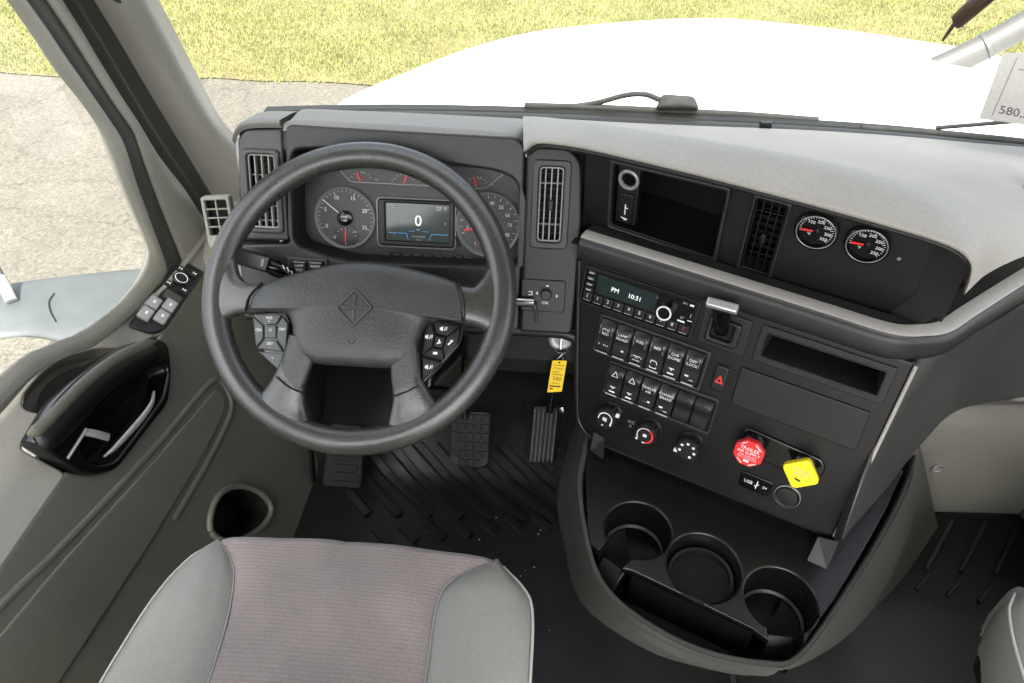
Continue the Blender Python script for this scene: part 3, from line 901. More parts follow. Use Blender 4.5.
# lower ribbed lip under the cluster
for i in range(9):
    box('lip_rib', (-0.050 + i * 0.0175, -0.057, 0.001), (0.012, 0.010, 0.004), 'darkgrey', clu, CL, 0.001)

# --- two switches under the left vent and the menu toggle at the right
tr = shape('switch_tray', [rrect(-0.388, -0.125, 0.066, 0.050, 0.003)], -0.002, 0.004, 0.002, 'darkgrey', dash, FP)
for i, (a, b) in enumerate((('LAMP', 'TEST'), ('PANEL', 'DIM'))):
    s_ = box('rocker_switch', (-0.400 + i * 0.027, -0.121, 0.006), (0.0235, 0.032, 0.008), 'button', dash, FP, 0.002)
    texts('lettering', [(a, -0.400 + i * 0.027, -0.113, 0.0058), (b, -0.400 + i * 0.027, -0.120, 0.0058)], 'white', s_, FP, 0.0102)
    bars('legend_frame', [(-0.4095 + i * 0.027, -0.107, -0.3905 + i * 0.027, -0.107, 0.0007), (-0.4095 + i * 0.027, -0.1255, -0.3905 + i * 0.027, -0.1255, 0.0007)], 'white', s_, FP, 0.0101)
tg = shape('menu_panel', [rrect(-0.008, -0.142, 0.070, 0.052, 0.005)], 0.001, 0.0055, 0.0015, 'black', dash, FP)
lathe('toggle_knob', [(0.0085, 0.004), (0.0085, 0.016), (0.007, 0.018)], 'panel', tg, FP, 24, (-0.003, -0.138))
texts('lettering', [('OK', -0.004, -0.153, 0.0075)], 'white', tg, FP, 0.0057)
vs = []
fs = []
for (ax, ay, dx, dy) in ((-0.002, -0.1265, 0, 1), (-0.0165, -0.138, -1, 0), (0.0125, -0.141, 1, 0)):
    k = len(vs)
    px_, py_ = -dy, dx
    vs += [(ax + dx * 0.0032, ay + dy * 0.0032, 0.0058), (ax + px_ * 0.0030, ay + py_ * 0.0030, 0.0058), (ax - px_ * 0.0030, ay - py_ * 0.0030, 0.0058)]
    fs.append((k, k + 1, k + 2))
mesh('arrow_marks', vs, fs, 'white', tg, FP)
bars('return_mark', [(-0.031, -0.136, -0.025, -0.136, 0.0014), (-0.0255, -0.136, -0.0255, -0.1415, 0.0014), (-0.031, -0.141, -0.025, -0.141, 0.0014)], 'white', tg, FP, 0.0056)

# --- lower edge of the fascia over the footwell and the ignition lock
tube('knee_edge', cr([FP @ V(-0.5, -0.205, -0.012), FP @ V(-0.2, -0.207, -0.012), FP @ V(0.0, -0.206, -0.012), FP @ V(0.035, -0.209, -0.012), FP @ V(0.062, -0.222, -0.014), FP @ V(0.070, -0.25, -0.02), FP @ V(0.071, -0.33, -0.04)], 4), 0.010, 'panel', dash)
grid('knee_panel', [[FP @ V(x, -0.205, -0.03) for x in (-0.5, -0.25, 0.0, 0.075)], [FP @ V(x, -0.30, -0.07) for x in (-0.5, -0.25, 0.0, 0.075)], [V(x - 0.019, 1.30, 0.42) for x in (-0.5, -0.25, 0.0, 0.10)]], 'deep', dash, su=2, sv=2)

# --- lower centre panel
pin = rpoly(mm([(187, 15), (341, 16), (342, -19), (188, -19)]), 0.002)
lo = rpoly(mm([(-110, 40), (368, 40), (367, -262), (-3, -271), (-40, -262), (-58, -235)]), [0.004, 0.004, 0.012, 0.02, 0.03, 0.03], 6)
shape('centre_panel', [lo, pin], -0.030, 0, 0.004, 'black', dash, LP, 3)
tube('panel_edge', cr([V(*p) for p in [(-0.109, 0.03, -0.004), (-0.095, -0.05, -0.004), (-0.076, -0.15, -0.004), (-0.060, -0.225, -0.004), (-0.050, -0.250, -0.004), (-0.025, -0.266, -0.004), (0.02, -0.2705, -0.005), (0.18, -0.2665, -0.006), (0.35, -0.262, -0.006)]], 4), 0.0045, 'panel', dash, LP, n=8)
# storage slot
pk = shape('storage_slot', [rpoly(mm([(177, 26), (352, 26), (353, -30), (178, -30)]), 0.002), pin], 0.0, 0.003, 0.001, 'panel', dash, LP)
cavity('slot_liner', pin, 0.001, -0.09, 'deep', pk, LP, 0.97)
shape('slot_rim', [rpoly(mm([(185, 17), (343, 18), (344, -21), (186, -21)]), 0.002), pin], 0.0028, 0.0042, 0.0006, 'black', pk, LP)
# radio
rd = shape('radio', [rrect(-0.003, -0.001, 0.176, 0.056, 0.002)], -0.004, 0.004, 0.0015, 'gloss', dash, LP)
shape('radio_bezel', [rrect(-0.003, -0.001, 0.182, 0.062, 0.003), rrect(-0.003, -0.001, 0.1765, 0.0565, 0.002)], -0.002, 0.0055, 0.001, 'panel', rd, LP)
shape('radio_display', [rpoly(mm([(-72, 20), (24, 20), (26, -9), (-70, -9)]), 0.001)], 0.0035, 0.0048, 0.0003, 'lcd', rd, LP)
texts('lettering', [('PM', -0.040, 0.0045, 0.0100), ('10:31', -0.008, 0.0035, 0.0100)], 'glowwhite', rd, LP, 0.0051)
for i in range(10):
    b_ = box('preset_button', (-0.081 + i * 0.01725, -0.0185, 0.0045), (0.0145, 0.0125, 0.005), 'button', rd, LP, 0.0012)
    texts('lettering', [('C1234567890'[i] if i not in (0, 9) else '(', -0.081 + i * 0.01725, -0.0165, 0.0075)], 'redprint' if i == 9 else 'white', b_, LP, 0.0072)
    bars('button_edge', [(-0.087 + i * 0.01725, -0.0245, -0.075 + i * 0.01725, -0.0245, 0.0008)], 'dimwhite', b_, LP, 0.0071)
for i, yy in enumerate((0.0205, 0.011, 0.0015, -0.0075)):
    b_ = box('side_button', (-0.0815, yy, 0.0045), (0.013, 0.0068, 0.004), 'button', rd, LP, 0.001)
    bars('legend', [(-0.0855, yy, -0.0775, yy, 0.0022)], 'dimwhite', b_, LP, 0.0067)
kb = lathe('volume_knob', [(0.0125, 0.003), (0.0120, 0.018), (0.0112, 0.019), (0.0085, 0.0192)], 'gloss', rd, LP, 40, (0.0435, 0.001))
lathe('knob_ring', [(0.0112, 0.0188), (0.0112, 0.0202), (0.0090, 0.0202), (0.0090, 0.0188)], 'white', kb, LP, 40, (0.0435, 0.001), cap=False)
texts('lettering', [('VOL', 0.022, 0.0155, 0.0045), ('SRC', 0.067, 0.020, 0.0045), ('BT', 0.068, -0.003, 0.005), ('i', 0.079, 0.004, 0.010)], 'dimwhite', rd, LP, 0.0043)
for q_ in ((0.062, -0.0085, 0.073, -0.0085, 0.0025), (0.074, 0.020, 0.080, 0.020, 0.003), (0.076, -0.004, 0.083, -0.004, 0.0012)):
    bars('legend', [q_], 'white', rd, LP, 0.0043)
# trailer brake lever
tbp = shape('brake_lever_plate', [rpoly(mm([(95, 26), (163, 25), (166, -31), (98, -30)]), 0.003), rrect(0.128, -0.003, 0.036, 0.032, 0.004)], 0, 0.003, 0.001, 'panel', dash, LP)
shape('lever_gate', [rrect(0.1295, -0.003, 0.047, 0.039, 0.006), rrect(0.128, -0.002, 0.031, 0.026, 0.004)], 0.002, 0.0105, 0.003, 'panel', tbp, LP, 3)
cavity('gate_liner', rrect(0.128, -0.002, 0.032, 0.027, 0.004), 0.004, -0.0, 'deep', tbp, LP)
tube('lever_neck', [(0.126, -0.006, 0.0), (0.1245, 0.014, 0.018), (0.122, 0.040, 0.032)], [(0.010, 0.007), (0.011, 0.007), (0.014, 0.007)], 'gloss', tbp, LP, n=12)
LV = LP @ Matrix.Translation((0.1215, 0.0455, 0.034)) @ Matrix.Rotation(R(-35), 4, 'X') @ Matrix.Rotation(R(3), 4, 'Z')
box('lever_handle', (0, 0, 0), (0.043, 0.013, 0.016), 'silver', tbp, LV, 0.003)
# hazard switch
hz = shape('hazard_switch', [rpoly(mm([(135, -54), (154, -54), (155, -95), (135, -95)]), 0.004)], -0.001, 0.006, 0.0025, 'button', dash, LP)
shape('hazard_triangle', [[(0.1385, -0.082), (0.1515, -0.082), (0.145, -0.0685)], [(0.1418, -0.0798), (0.1482, -0.0798), (0.145, -0.0733)]], 0.0058, 0.0064, 0.0001, 'redprint', hz, LP)
# rocker switch banks
def icon(kind, x, y):
    if kind == 0:
        return [(x - 0.007, y, x - 0.002, y, 0.0012), (x - 0.007, y - 0.003, x - 0.007, y + 0.003, 0.0012), (x + 0.001, y - 0.003, x + 0.001, y + 0.003, 0.0012), (x + 0.001, y, x + 0.007, y, 0.0012), (x + 0.007, y - 0.003, x + 0.007, y + 0.003, 0.0012), (x + 0.004, y - 0.003, x + 0.004, y + 0.003, 0.001)]
    if kind == 1:
        return [(x - 0.007, y - 0.001, x + 0.004, y - 0.001, 0.0036), (x + 0.002, y + 0.002, x + 0.006, y + 0.002, 0.003), (x + 0.005, y - 0.002, x + 0.008, y - 0.002, 0.002)]
    if kind == 2:
        return [(x - 0.006, y + 0.0035, x + 0.006, y + 0.0035, 0.0011), (x - 0.006, y - 0.0035, x + 0.006, y - 0.0035, 0.0011), (x - 0.0075, y - 0.003, x - 0.0075, y + 0.003, 0.0011), (x + 0.0075, y - 0.003, x + 0.0075, y + 0.003, 0.0011), (x - 0.003, y, x + 0.003, y, 0.003)]
    if kind == 3:
        return [(x - 0.005, y - 0.006, x + 0.005, y - 0.006, 0.0011), (x - 0.005, y + 0.006, x + 0.003, y + 0.006, 0.0011), (x - 0.005, y - 0.006, x - 0.005, y + 0.006, 0.0011), (x + 0.005, y - 0.006, x + 0.005, y + 0.002, 0.0011), (x + 0.003, y + 0.006, x + 0.005, y + 0.002, 0.0011), (x - 0.005, y, x + 0.005, y, 0.0011)]
    if kind == 4:
        return [(x - 0.004, y + 0.004, x + 0.004, y + 0.004, 0.0016), (x, y + 0.004, x, y - 0.002, 0.002), (x - 0.005, y - 0.004, x + 0.005, y - 0.004, 0.003)]
    return [(x - 0.007, y + 0.001, x - 0.001, y + 0.001, 0.0045), (x + 0.001, y - 0.002, x + 0.007, y - 0.002, 0.004), (x - 0.003, y - 0.002, x, y - 0.002, 0.002)]
def rocker(x, y, w, h, words, ic, blank=False, tri=False):
    o = grid('rocker_switch', [[V(x - w / 2 + w * i, y + h * (0.5 - j / 8), zz) for i, zz in ((0, 0.001), (0, z_), (0.05, z_ + 0.0012), (0.95, z_ + 0.0012), (1, z_), (1, 0.001))] for j, z_ in enumerate((0.002, 0.010, 0.0115, 0.010, 0.0085, 0.009, 0.010, 0.0095, 0.002))], 'panel' if blank else 'button', dash, LP, ang=40)
    if blank:
        return o
    items = []
    yy = y + h * 0.27
    for k2, wd in enumerate(words):
        items.append((wd, x, yy - 0.0066 * k2, 0.0062))
    if items:
        texts('lettering', items, 'white', o, LP, 0.0128)
    bars('legend_mark', icon(ic, x, y - h * 0.24), 'white', o, LP, 0.0107)
    bars('indicator_line', [(x - w * 0.36, y - h * 0.44, x + w * 0.36, y - h * 0.44, 0.0022)], 'dimwhite', o, LP, 0.0108)
    if not tri:
        bars('legend_frame', [(x - w * 0.36, y + h * 0.38, x - w * 0.36, y + h * 0.12, 0.0006), (x + w * 0.36, y + h * 0.38, x + w * 0.36, y + h * 0.12, 0.0006)], 'dimwhite', o, LP, 0.0122)
    else:
        bars('arrow_mark', [(x - 0.005, y + h * 0.22, x, y + h * 0.40, 0.0009), (x + 0.005, y + h * 0.22, x, y + h * 0.40, 0.0009), (x - 0.005, y + h * 0.22, x + 0.005, y + h * 0.22, 0.0009)], 'white', o, LP, 0.0128)
    return o
shape('switch_frame', [rpoly(mm([(-55, -40), (123, -40), (122, -109), (-56, -107)]), 0.005), rpoly(mm([(-51, -45), (117, -45), (117, -104), (-52, -103)]), 0.003)], 0, 0.0035, 0.0015, 'dash', dash, LP, 3)
shape('switch_frame', [rpoly(mm([(-24, -112), (154, -109), (155, -173), (-25, -173)]), 0.005), rpoly(mm([(-20, -116), (151, -115), (151, -169), (-21, -169)]), 0.003)], 0, 0.003, 0.0015, 'dash', dash, LP, 3)
W1 = [('PTO', 'REG'), ('LAMP', 'ROAD'), ('FOG',), ('BED',), ('CAB', 'DOME'), ('DIFF', 'LOCK')]
for i in range(6):
    rocker(-0.0375 + i * 0.0280, -0.0745, 0.0262, 0.056, W1[i], [0, 1, 2, 3, 4, 5][i])
W2 = [(), (), ('TRAILER', 'AIR'), ('CHASSIS', 'BRAKE')]
for i in range(4):
    o_ = rocker(-0.0065 + i * 0.0284, -0.1425, 0.0262, 0.052, W2[i], [4, 4, 1, 5][i], False, i < 2)
for i in (4, 5):
    rocker(-0.0065 + i * 0.0284, -0.1425, 0.0262, 0.052, (), 0, True)
# climate knobs
shape('climate_plate', [rpoly(mm([(-27, -176), (153, -172), (157, -237), (-30, -240), (-40, -228)]), [0.003, 0.003, 0.006, 0.012, 0.012])], -0.002, 0.0022, 0.001, 'black', dash, LP)
for i, (kx, ky) in enumerate(((-0.002, -0.203), (0.066, -0.203), (0.134, -0.199))):
    k_ = lathe('climate_knob', [(0.0215, 0.001), (0.0205, 0.004), (0.0185, 0.006), (0.0175, 0.023), (0.0160, 0.0255), (0.0001, 0.0257)], 'button', dash, LP, 40, (kx, ky))
    for j in range(14):
        a = 2 * math.pi * j / 14
        box('grip_ridge', (kx + 0.0181 * math.cos(a), ky + 0.0181 * math.sin(a), 0.014), (0.002, 0.002, 0.017), 'panel', k_, LP, 0.0006)
    if i == 0:
        bars('legend', [(kx + 0.0115 * math.cos(R(a)), ky + 0.0115 * math.sin(R(a)), kx + 0.0115 * math.cos(R(a - 21)), ky + 0.0115 * math.sin(R(a - 21)), 0.0018) for a in range(190, -30, -20)] + [(kx - 0.004, ky, kx + 0.003, ky, 0.006), (kx + 0.001, ky + 0.003, kx + 0.001, ky - 0.004, 0.004), (kx + 0.009, ky - 0.006, kx + 0.012, ky - 0.006, 0.005), (kx - 0.004, ky - 0.012, kx - 0.001, ky - 0.012, 0.002)], 'white', k_, LP, 0.0260)
        box('pointer', (kx + 0.017, ky + 0.012, 0.020), (0.006, 0.006, 0.006), 'white', k_, LP, 0.001)
    elif i == 1:
        bars('cold_arc', [(kx + 0.0125 * math.cos(R(a)), ky + 0.0125 * math.sin(R(a)), kx + 0.0125 * math.cos(R(a - 21)), ky + 0.0125 * math.sin(R(a - 21)), 0.0013) for a in range(215, 70, -20)], 'white', k_, LP, 0.0260)
        bars('hot_arc', [(kx + 0.0125 * math.cos(R(a)), ky + 0.0125 * math.sin(R(a)), kx + 0.0125 * math.cos(R(a - 21)), ky + 0.0125 * math.sin(R(a - 21)), 0.0026) for a in range(65, -60, -20)], 'redprint', k_, LP, 0.0260)
        bars('legend', [(kx - 0.003, ky, kx + 0.003, ky, 0.005), (kx - 0.013, ky - 0.009, kx - 0.010, ky - 0.011, 0.003), (kx - 0.002, ky - 0.013, kx + 0.002, ky - 0.013, 0.002)], 'white', k_, LP, 0.0261)
        lathe('hub_dot', [(0.0014, 0.0262), (0.0001, 0.0265)], 'gloss', k_, LP, 10, (kx, ky))
        texts('lettering', [('A/C', kx - 0.031, ky - 0.001, 0.0075), ('*', kx - 0.031, ky - 0.011, 0.012)], 'dimwhite', k_, LP, 0.0026)
    else:
        bars('legend', [(kx + 0.0115 * math.cos(R(a)) - 0.002, ky + 0.0115 * math.sin(R(a)), kx + 0.0115 * math.cos(R(a)) + 0.002, ky + 0.0115 * math.sin(R(a)), 0.0034) for a in (195, 145, 95, 45, -5, -55)], 'white', k_, LP, 0.0260)
        box('pointer', (kx - 0.017, ky - 0.010, 0.020), (0.006, 0.005, 0.006), 'white', k_, LP, 0.001)
# blank cover
shape('blank_cover', [rpoly(mm([(168, -46), (344, -46), (347, -109), (170, -108)]), 0.003)], -0.002, 0.0035, 0.0015, 'panel', dash, LP)
# parking valves
vp_ = shape('valve_plate', [rpoly(mm([(200, -134), (312, -140), (322, -152), (318, -180), (304, -182), (206, -178), (198, -165)]), 0.018, 6)], -0.001, 0.005, 0.003, 'gloss', dash, LP, 3)
for nm, cx, cy, mt, n_s, rr, rot in (('trailer_supply_knob', 0.2185, -0.158, 'red', 8, 0.0225, 22.5), ('parking_brake_knob', 0.2925, -0.158, 'yellow', 4, 0.0275, -6)):
    ring = [(rr * math.cos(R(360 / n_s * i + rot)), rr * math.sin(R(360 / n_s * i + rot))) for i in range(n_s)]
    KF = LP @ Matrix.Translation((cx, cy, 0.030))
    kn = shape(nm, [rpoly(ring, 0.002 if n_s == 8 else 0.007, 4)], -0.006, 0.005, 0.0015, mt, dash, KF, 2)
    lathe('knob_stem', [(0.008, -0.032), (0.008, -0.006)], 'steel', kn, KF, 20)
    lathe('stem_collar', [(0.016, -0.028), (0.016, -0.020), (0.013, -0.017)], 'gloss', kn, KF, 28)
    if n_s == 8:
        texts('lettering', [('TRAILER', 0.000, 0.0075, 0.0075), ('AIR SUPPLY', 0.000, 0.001, 0.0065), ('PUSH TO SUPPLY', 0, -0.0045, 0.0034), ('PULL TO EVACUATE', 0, -0.008, 0.003)], 'white', kn, KF, 0.0052)
        bars('legend', [(0.006, 0.018, 0.015, 0.011, 0.0014), (-0.006, 0.018, -0.013, 0.013, 0.0012), (0.005, -0.018, 0.014, -0.012, 0.0014), (-0.005, -0.018, -0.013, -0.012, 0.0012), (-0.004, -0.0125, 0.004, -0.0125, 0.0035)], 'white', kn, KF, 0.0052)
    else:
        texts('lettering', [('PARKING', 0.001, 0.0055, 0.0062, R(-8)), ('BRAKE', 0.000, -0.001, 0.0055, R(-8))], 'dimwhite', kn, KF, 0.0052)
        bars('legend', [(-0.005, -0.0085, 0.003, -0.0105, 0.0032)], 'blackprint', kn, KF, 0.0052)
us = shape('usb_panel', [rpoly(mm([(217, -209), (265, -209), (266, -237), (218, -237)]), 0.006)], -0.001, 0.003, 0.0015, 'gloss', dash, LP)
texts('lettering', [('USB', 0.231, -0.223, 0.0075), ('5V', 0.256, -0.223, 0.006)], 'white', us, LP, 0.0031)
bars('usb_mark', [(0.244, -0.216, 0.244, -0.230, 0.0012), (0.241, -0.224, 0.244, -0.228, 0.001), (0.247, -0.221, 0.244, -0.225, 0.001)], 'white', us, LP, 0.0031)
pl = lathe('power_socket_cap', [(0.0185, -0.001), (0.0185, 0.004), (0.017, 0.0055), (0.0155, 0.0045), (0.0145, 0.006), (0.0001, 0.007)], 'panel', dash, LP, 36, (0.289, -0.221))
lathe('socket_ring', [(0.0190, 0.001), (0.0188, 0.0046), (0.0180, 0.0052)], 'ring', pl, LP, 36, (0.289, -0.221), cap=False)

# --- upper centre panel under the pad
cub = rpoly(mm([(-222, 102), (-58, 106), (-58, -10), (-220, -4)]), 0.004)
cin = rpoly(mm([(-182, 97), (-64, 100), (-63, -4), (-184, -1)]), 0.003)
shape('upper_panel', [rpoly(mm([(-268, 120), (236, 120), (246, -60), (-268, -60)]), 0.004), cub, rrect(0.0015, 0.047, 0.045, 0.120, 0.006)], -0.02, 0, 0.002, 'panel', dash, UP)
shape('panel_return', [rrect(-0.290, 0.008, 0.06, 0.13, 0.004)], -0.11, -0.075, 0.003, 'panel', dash, UP)
cb = shape('cubby', [rpoly(mm([(-228, 108), (-53, 112), (-52, -16), (-226, -10)]), 0.006), cub], 0.0, 0.006, 0.0025, 'dash', dash, UP, 3)
shape('cubby_socket_plate', [rpoly(mm([(-218, 98), (-184, 98), (-184, 0), (-217, -1)]), 0.003), circle(-0.200, 0.077, 0.0105, 24)], -0.018, -0.006, 0.002, 'panel', cb, UP)
cavity('cubby_liner', [(x, y) for x, y in cub], -0.002, -0.10, 'black', cb, UP, 0.94)
lathe('power_outlet', [(0.0160, -0.006), (0.0160, -0.0035), (0.0145, -0.0025), (0.0120, -0.0030), (0.0110, -0.006), (0.0105, -0.03)], 'ring', cb, UP, 36, (-0.200, 0.077), cap=False)
lathe('outlet_well', [(0.0106, -0.008), (0.0104, -0.026), (0.0001, -0.026)], 'deep', cb, UP, 28, (-0.200, 0.077))
shape('usb_flap', [rpoly(mm([(-212, 52), (-190, 54), (-189, 4), (-211, 3)]), 0.005)], -0.007, -0.003, 0.0015, 'panel', cb, UP)
bars('usb_mark', [(-0.2005, 0.018, -0.2005, 0.036, 0.0016), (-0.2005, 0.030, -0.196, 0.030, 0.0016), (-0.206, 0.012, -0.196, 0.010, 0.0018), (-0.201, 0.008, -0.198, 0.012, 0.0018)], 'white', cb, UP, -0.0029)
vent(0.0015, 0.047, 0.051, 0.128, 4, (0.30, -0.28), UP, 'black', 0.005, 'dash', True, 0.03, 0.006)
for gi, gx in enumerate((0.064, 0.126)):
    gd = dial('temperature_gauge', gx, 0.083, 0.0235, dash, UP, 0.004, 'gloss', 0.0035, 'gloss')
    lathe('bezel_glint', [(0.0245, 0.0095), (0.0238, 0.0100), (0.0232, 0.0095)], 'ring', gd, UP, 48, (gx, 0.083), cap=False)
    bars('tick_marks', ticks(24, 190, -40, gx, 0.083, 0.0190, 0.0210, 0.0006, 6, 0.002), 'white', gd, UP, 0.0052)
    texts('numerals', [(s, gx + 0.0145 * math.cos(R(a)), 0.083 + 0.0145 * math.sin(R(a)), 0.0062) for s, a in (('150', 128), ('200', 80), ('250', 35), ('300', -5), ('350', -40))], 'white', gd, UP, 0.0053)
    texts('lettering', [('\u00b0F', gx - 0.008, 0.076, 0.0055)], 'white', gd, UP, 0.0053)
    bars('needle', [(gx + 0.002, 0.0835, gx - 0.0185, 0.0815, 0.0030)], 'redprint', gd, UP, 0.0065, 0.0008)
    lathe('needle_hub', [(0.004, 0.005), (0.004, 0.0075), (0.003, 0.008)], 'gloss', gd, UP, 20, (gx, 0.083))
lathe('screw_head', [(0.0025, 0.0), (0.0022, 0.001)], 'ring', dash, UP, 12, (0.166, 0.072))
# cheek at the passenger end and floor behind the rail
grid('panel_cheek', [[UP @ V(0.195, 0.118, 0.001), UP @ V(0.200, 0.03, 0.002), UP @ V(0.180, -0.018, 0.001)], [UP @ V(0.232, 0.118, 0.030), UP @ V(0.238, 0.04, 0.030), UP @ V(0.212, -0.020, 0.012)]], 'dash', dash, sv=2)
mesh('rail_shelf', [UP @ V(-0.262, -0.020, -0.002), UP @ V(0.26, -0.020, -0.002), V(0.462, 0.724, 0.8536), UP @ V(-0.262, -0.020, 0.052), V(0.492, 0.734, 0.8536), V(0.535, 0.769, 0.8536), V(0.628, 0.844, 0.8536), V(0.74, 0.932, 0.8536), V(0.80, 1.1, 0.8536), V(0.50, 1.0, 0.8536)], [(0, 1, 2, 3), (1, 9, 8, 7, 6, 5, 4, 2)], 'dash', dash)
# padded overhang of the centre stack
lipX = [(-0.062, 0.925, 0.983), (-0.045, 0.915, 1.000), (-0.012, 0.899, 1.007), (0.042, 0.873, 1.012), (0.167, 0.814, 1.015), (0.279, 0.761, 1.015), (0.381, 0.714, 1.012), (0.429, 0.691, 1.008), (0.452, 0.683, 0.996), (0.464, 0.684, 0.975), (0.470, 0.686, 0.945)]
ridX = [(-0.070, 0.985, 1.004), (-0.045, 0.968, 1.012), (-0.015, 0.955, 1.016), (0.063, 0.918, 1.025), (0.170, 0.867, 1.034), (0.283, 0.813, 1.041), (0.389, 0.764, 1.036), (0.441, 0.740, 1.026), (0.480, 0.728, 1.006), (0.502, 0.726, 0.978), (0.512, 0.730, 0.945)]
basX = [(-0.075, 1.195, 0.905), (-0.045, 1.205, 0.903), (-0.019, 1.213, 0.902), (0.082, 1.209, 0.902), (0.230, 1.206, 0.902), (0.404, 1.205, 0.902), (0.571, 1.193, 0.902), (0.690, 1.176, 0.902), (0.765, 1.165, 0.902), (0.86, 1.14, 0.902), (1.00, 1.10, 0.902)]
und = [Vector(p) + V(0.016, 0.036, -0.004) for p in lipX]
lip0 = [Vector(p) + V(0.002, 0.006, -0.004) for p in lipX]
lip1 = [Vector(p) + V(-0.002, -0.003, 0.005) for p in lipX]
mid = [a.lerp(Vector(b), 0.5) + V(0, 0, 0.003) for a, b in zip(lip1, ridX)]
rid = [Vector(p) for p in ridX]
rid2 = [a.lerp(Vector(b), 0.10) + V(0, 0, 0.002) for a, b in zip(rid, basX)]
va = [a.lerp(Vector(b), 0.45) + V(0, 0, -0.012) for a, b in zip(rid, basX)]
bas = [Vector(p) for p in basX]
bas2 = [p + V(0, 0.03, -0.02) for p in bas]
grid('centre_pad', [und, lip0, lip1, mid, rid, rid2, va, bas, bas2], 'pad', dash, su=3, sv=3, ang=70)
# lip strip under the pad edge
tube('pad_lip', cr([Vector(p) + V(0.004, 0.008, -0.007) for p in lipX[:9]], 3), (0.006, 0.005), 'dash', dash, n=8)
# passenger dash beyond the overhang
grid('passenger_dash', [[(0.55, 0.96, 0.93), (0.66, 0.94, 0.925), (0.80, 0.92, 0.92), (1.1, 0.90, 0.91)], [(0.57, 0.955, 0.86), (0.67, 0.93, 0.85), (0.80, 0.91, 0.85), (1.1, 0.89, 0.85)], [(0.60, 1.0, 0.70), (0.70, 1.0, 0.66), (0.84, 1.0, 0.64), (1.1, 1.0, 0.62)]], 'pad', dash, su=3, sv=3)
tube('passenger_rib', cr([(0.625, 0.93, 0.82), (0.648, 0.95, 0.87), (0.68, 0.97, 0.93), (0.73, 1.0, 0.99)], 4), (0.016, 0.014), 'pad', dash, n=12)
# rail between the upper and lower panels, sweeping round to the passenger side
zr = 0.850
rp_ = [LP @ V(-0.108, 0.058, 0), LP @ V(0.0, 0.058, 0), LP @ V(0.12, 0.058, 0), LP @ V(0.24, 0.058, 0), LP @ V(0.325, 0.058, 0)]
rail = [V(p.x, p.y, zr) for p in rp_] + [V(0.462, 0.712, zr), V(0.492, 0.722, zr), V(0.535, 0.757, zr), V(0.628, 0.832, zr), V(0.74, 0.92, zr)]
prof = [(-0.035, 0.014), (-0.012, 0.0165), (0.006, 0.0165), (0.0085, 0.0160), (0.0090, 0.0125), (0.0100, 0.0115), (0.0125, 0.0095), (0.0145, 0.004), (0.0160, -0.008), (0.0155, -0.017), (0.012, -0.022), (0.006, -0.024), (-0.02, -0.024)]
sweep('dash_rail', rail, prof, 'dash', dash, ang=50, sub=6)
sweep('rail_ribbon', [p + V(0, 0, 0.0) for p in rail], [(-0.012, 0.0160), (-0.011, 0.0178), (0.007, 0.0178), (0.0092, 0.0155)], 'pad', dash, ang=60, sub=6)
# grey side cheek of the stack, wrapping towards the passenger footwell
top_ = [LP @ V(0.3685, 0.036, -0.004), V(0.478, 0.716, 0.822), V(0.502, 0.722, 0.822), V(0.545, 0.755, 0.822), V(0.612, 0.805, 0.822), V(0.70, 0.875, 0.822), V(0.80, 0.95, 0.822)]
bot_ = [LP @ V(0.3675, -0.262, -0.004), V(0.405, 0.57, 0.605), V(0.43, 0.60, 0.585), V(0.534, 0.72, 0.528), V(0.647, 0.85, 0.508), V(0.754, 0.95, 0.49), V(0.93, 1.02, 0.47)]
t2 = [a + V(-0.002, -0.004, -0.008) for a in top_]
def ml(f, dn):
    return [a.lerp(b, f) + V(0.5 * dn * k_ / 6, dn, 0) for k_, (a, b) in enumerate(zip(top_, bot_))]
grid('stack_cheek', [top_, t2, ml(0.3, 0.012), ml(0.6, 0.02), ml(0.9, 0.008), bot_, [p + V(0.012, 0.02, -0.004) for p in bot_]], 'darkgrey', dash, su=4, sv=3, ang=60)
tube('cheek_edge', cr([LP @ V(0.3695, 0.036, 0.001), LP @ V(0.3690, -0.1, 0.001), LP @ V(0.3680, -0.255, 0.001)], 6), 0.0026, 'pad', dash, n=8)
# passenger kick panel
kp = grid('kick_panel', [[(0.80, 0.985, 0.475), (0.86, 0.995, 0.472), (1.0, 1.005, 0.470), (1.3, 1.01, 0.47)], [(0.80, 1.06, 0.385), (0.86, 1.066, 0.385), (1.0, 1.075, 0.392), (1.3, 1.08, 0.40)], [(0.80, 1.078, 0.36), (0.86, 1.083, 0.36), (1.0, 1.088, 0.37), (1.3, 1.09, 0.38)], [(0.80, 1.062, 0.30), (0.86, 1.066, 0.30), (1.0, 1.075, 0.30), (1.3, 1.085, 0.30)], [(0.80, 1.068, 0.0), (0.86, 1.072, 0.0), (1.0, 1.08, 0.0), (1.3, 1.095, 0.0)]], 'kick', dash, su=3, sv=3, ang=50)
lathe('panel_fastener', [(0.0125, 0), (0.0125, 0.004), (0.0105, 0.005), (0.0095, 0.003), (0.004, 0.002), (0.0035, 0.005), (0.0005, 0.0055)], 'ring', kp, frame((0.873, 1.066, 0.179), (1, 0, 0), (0, -1, 0)), n=24)

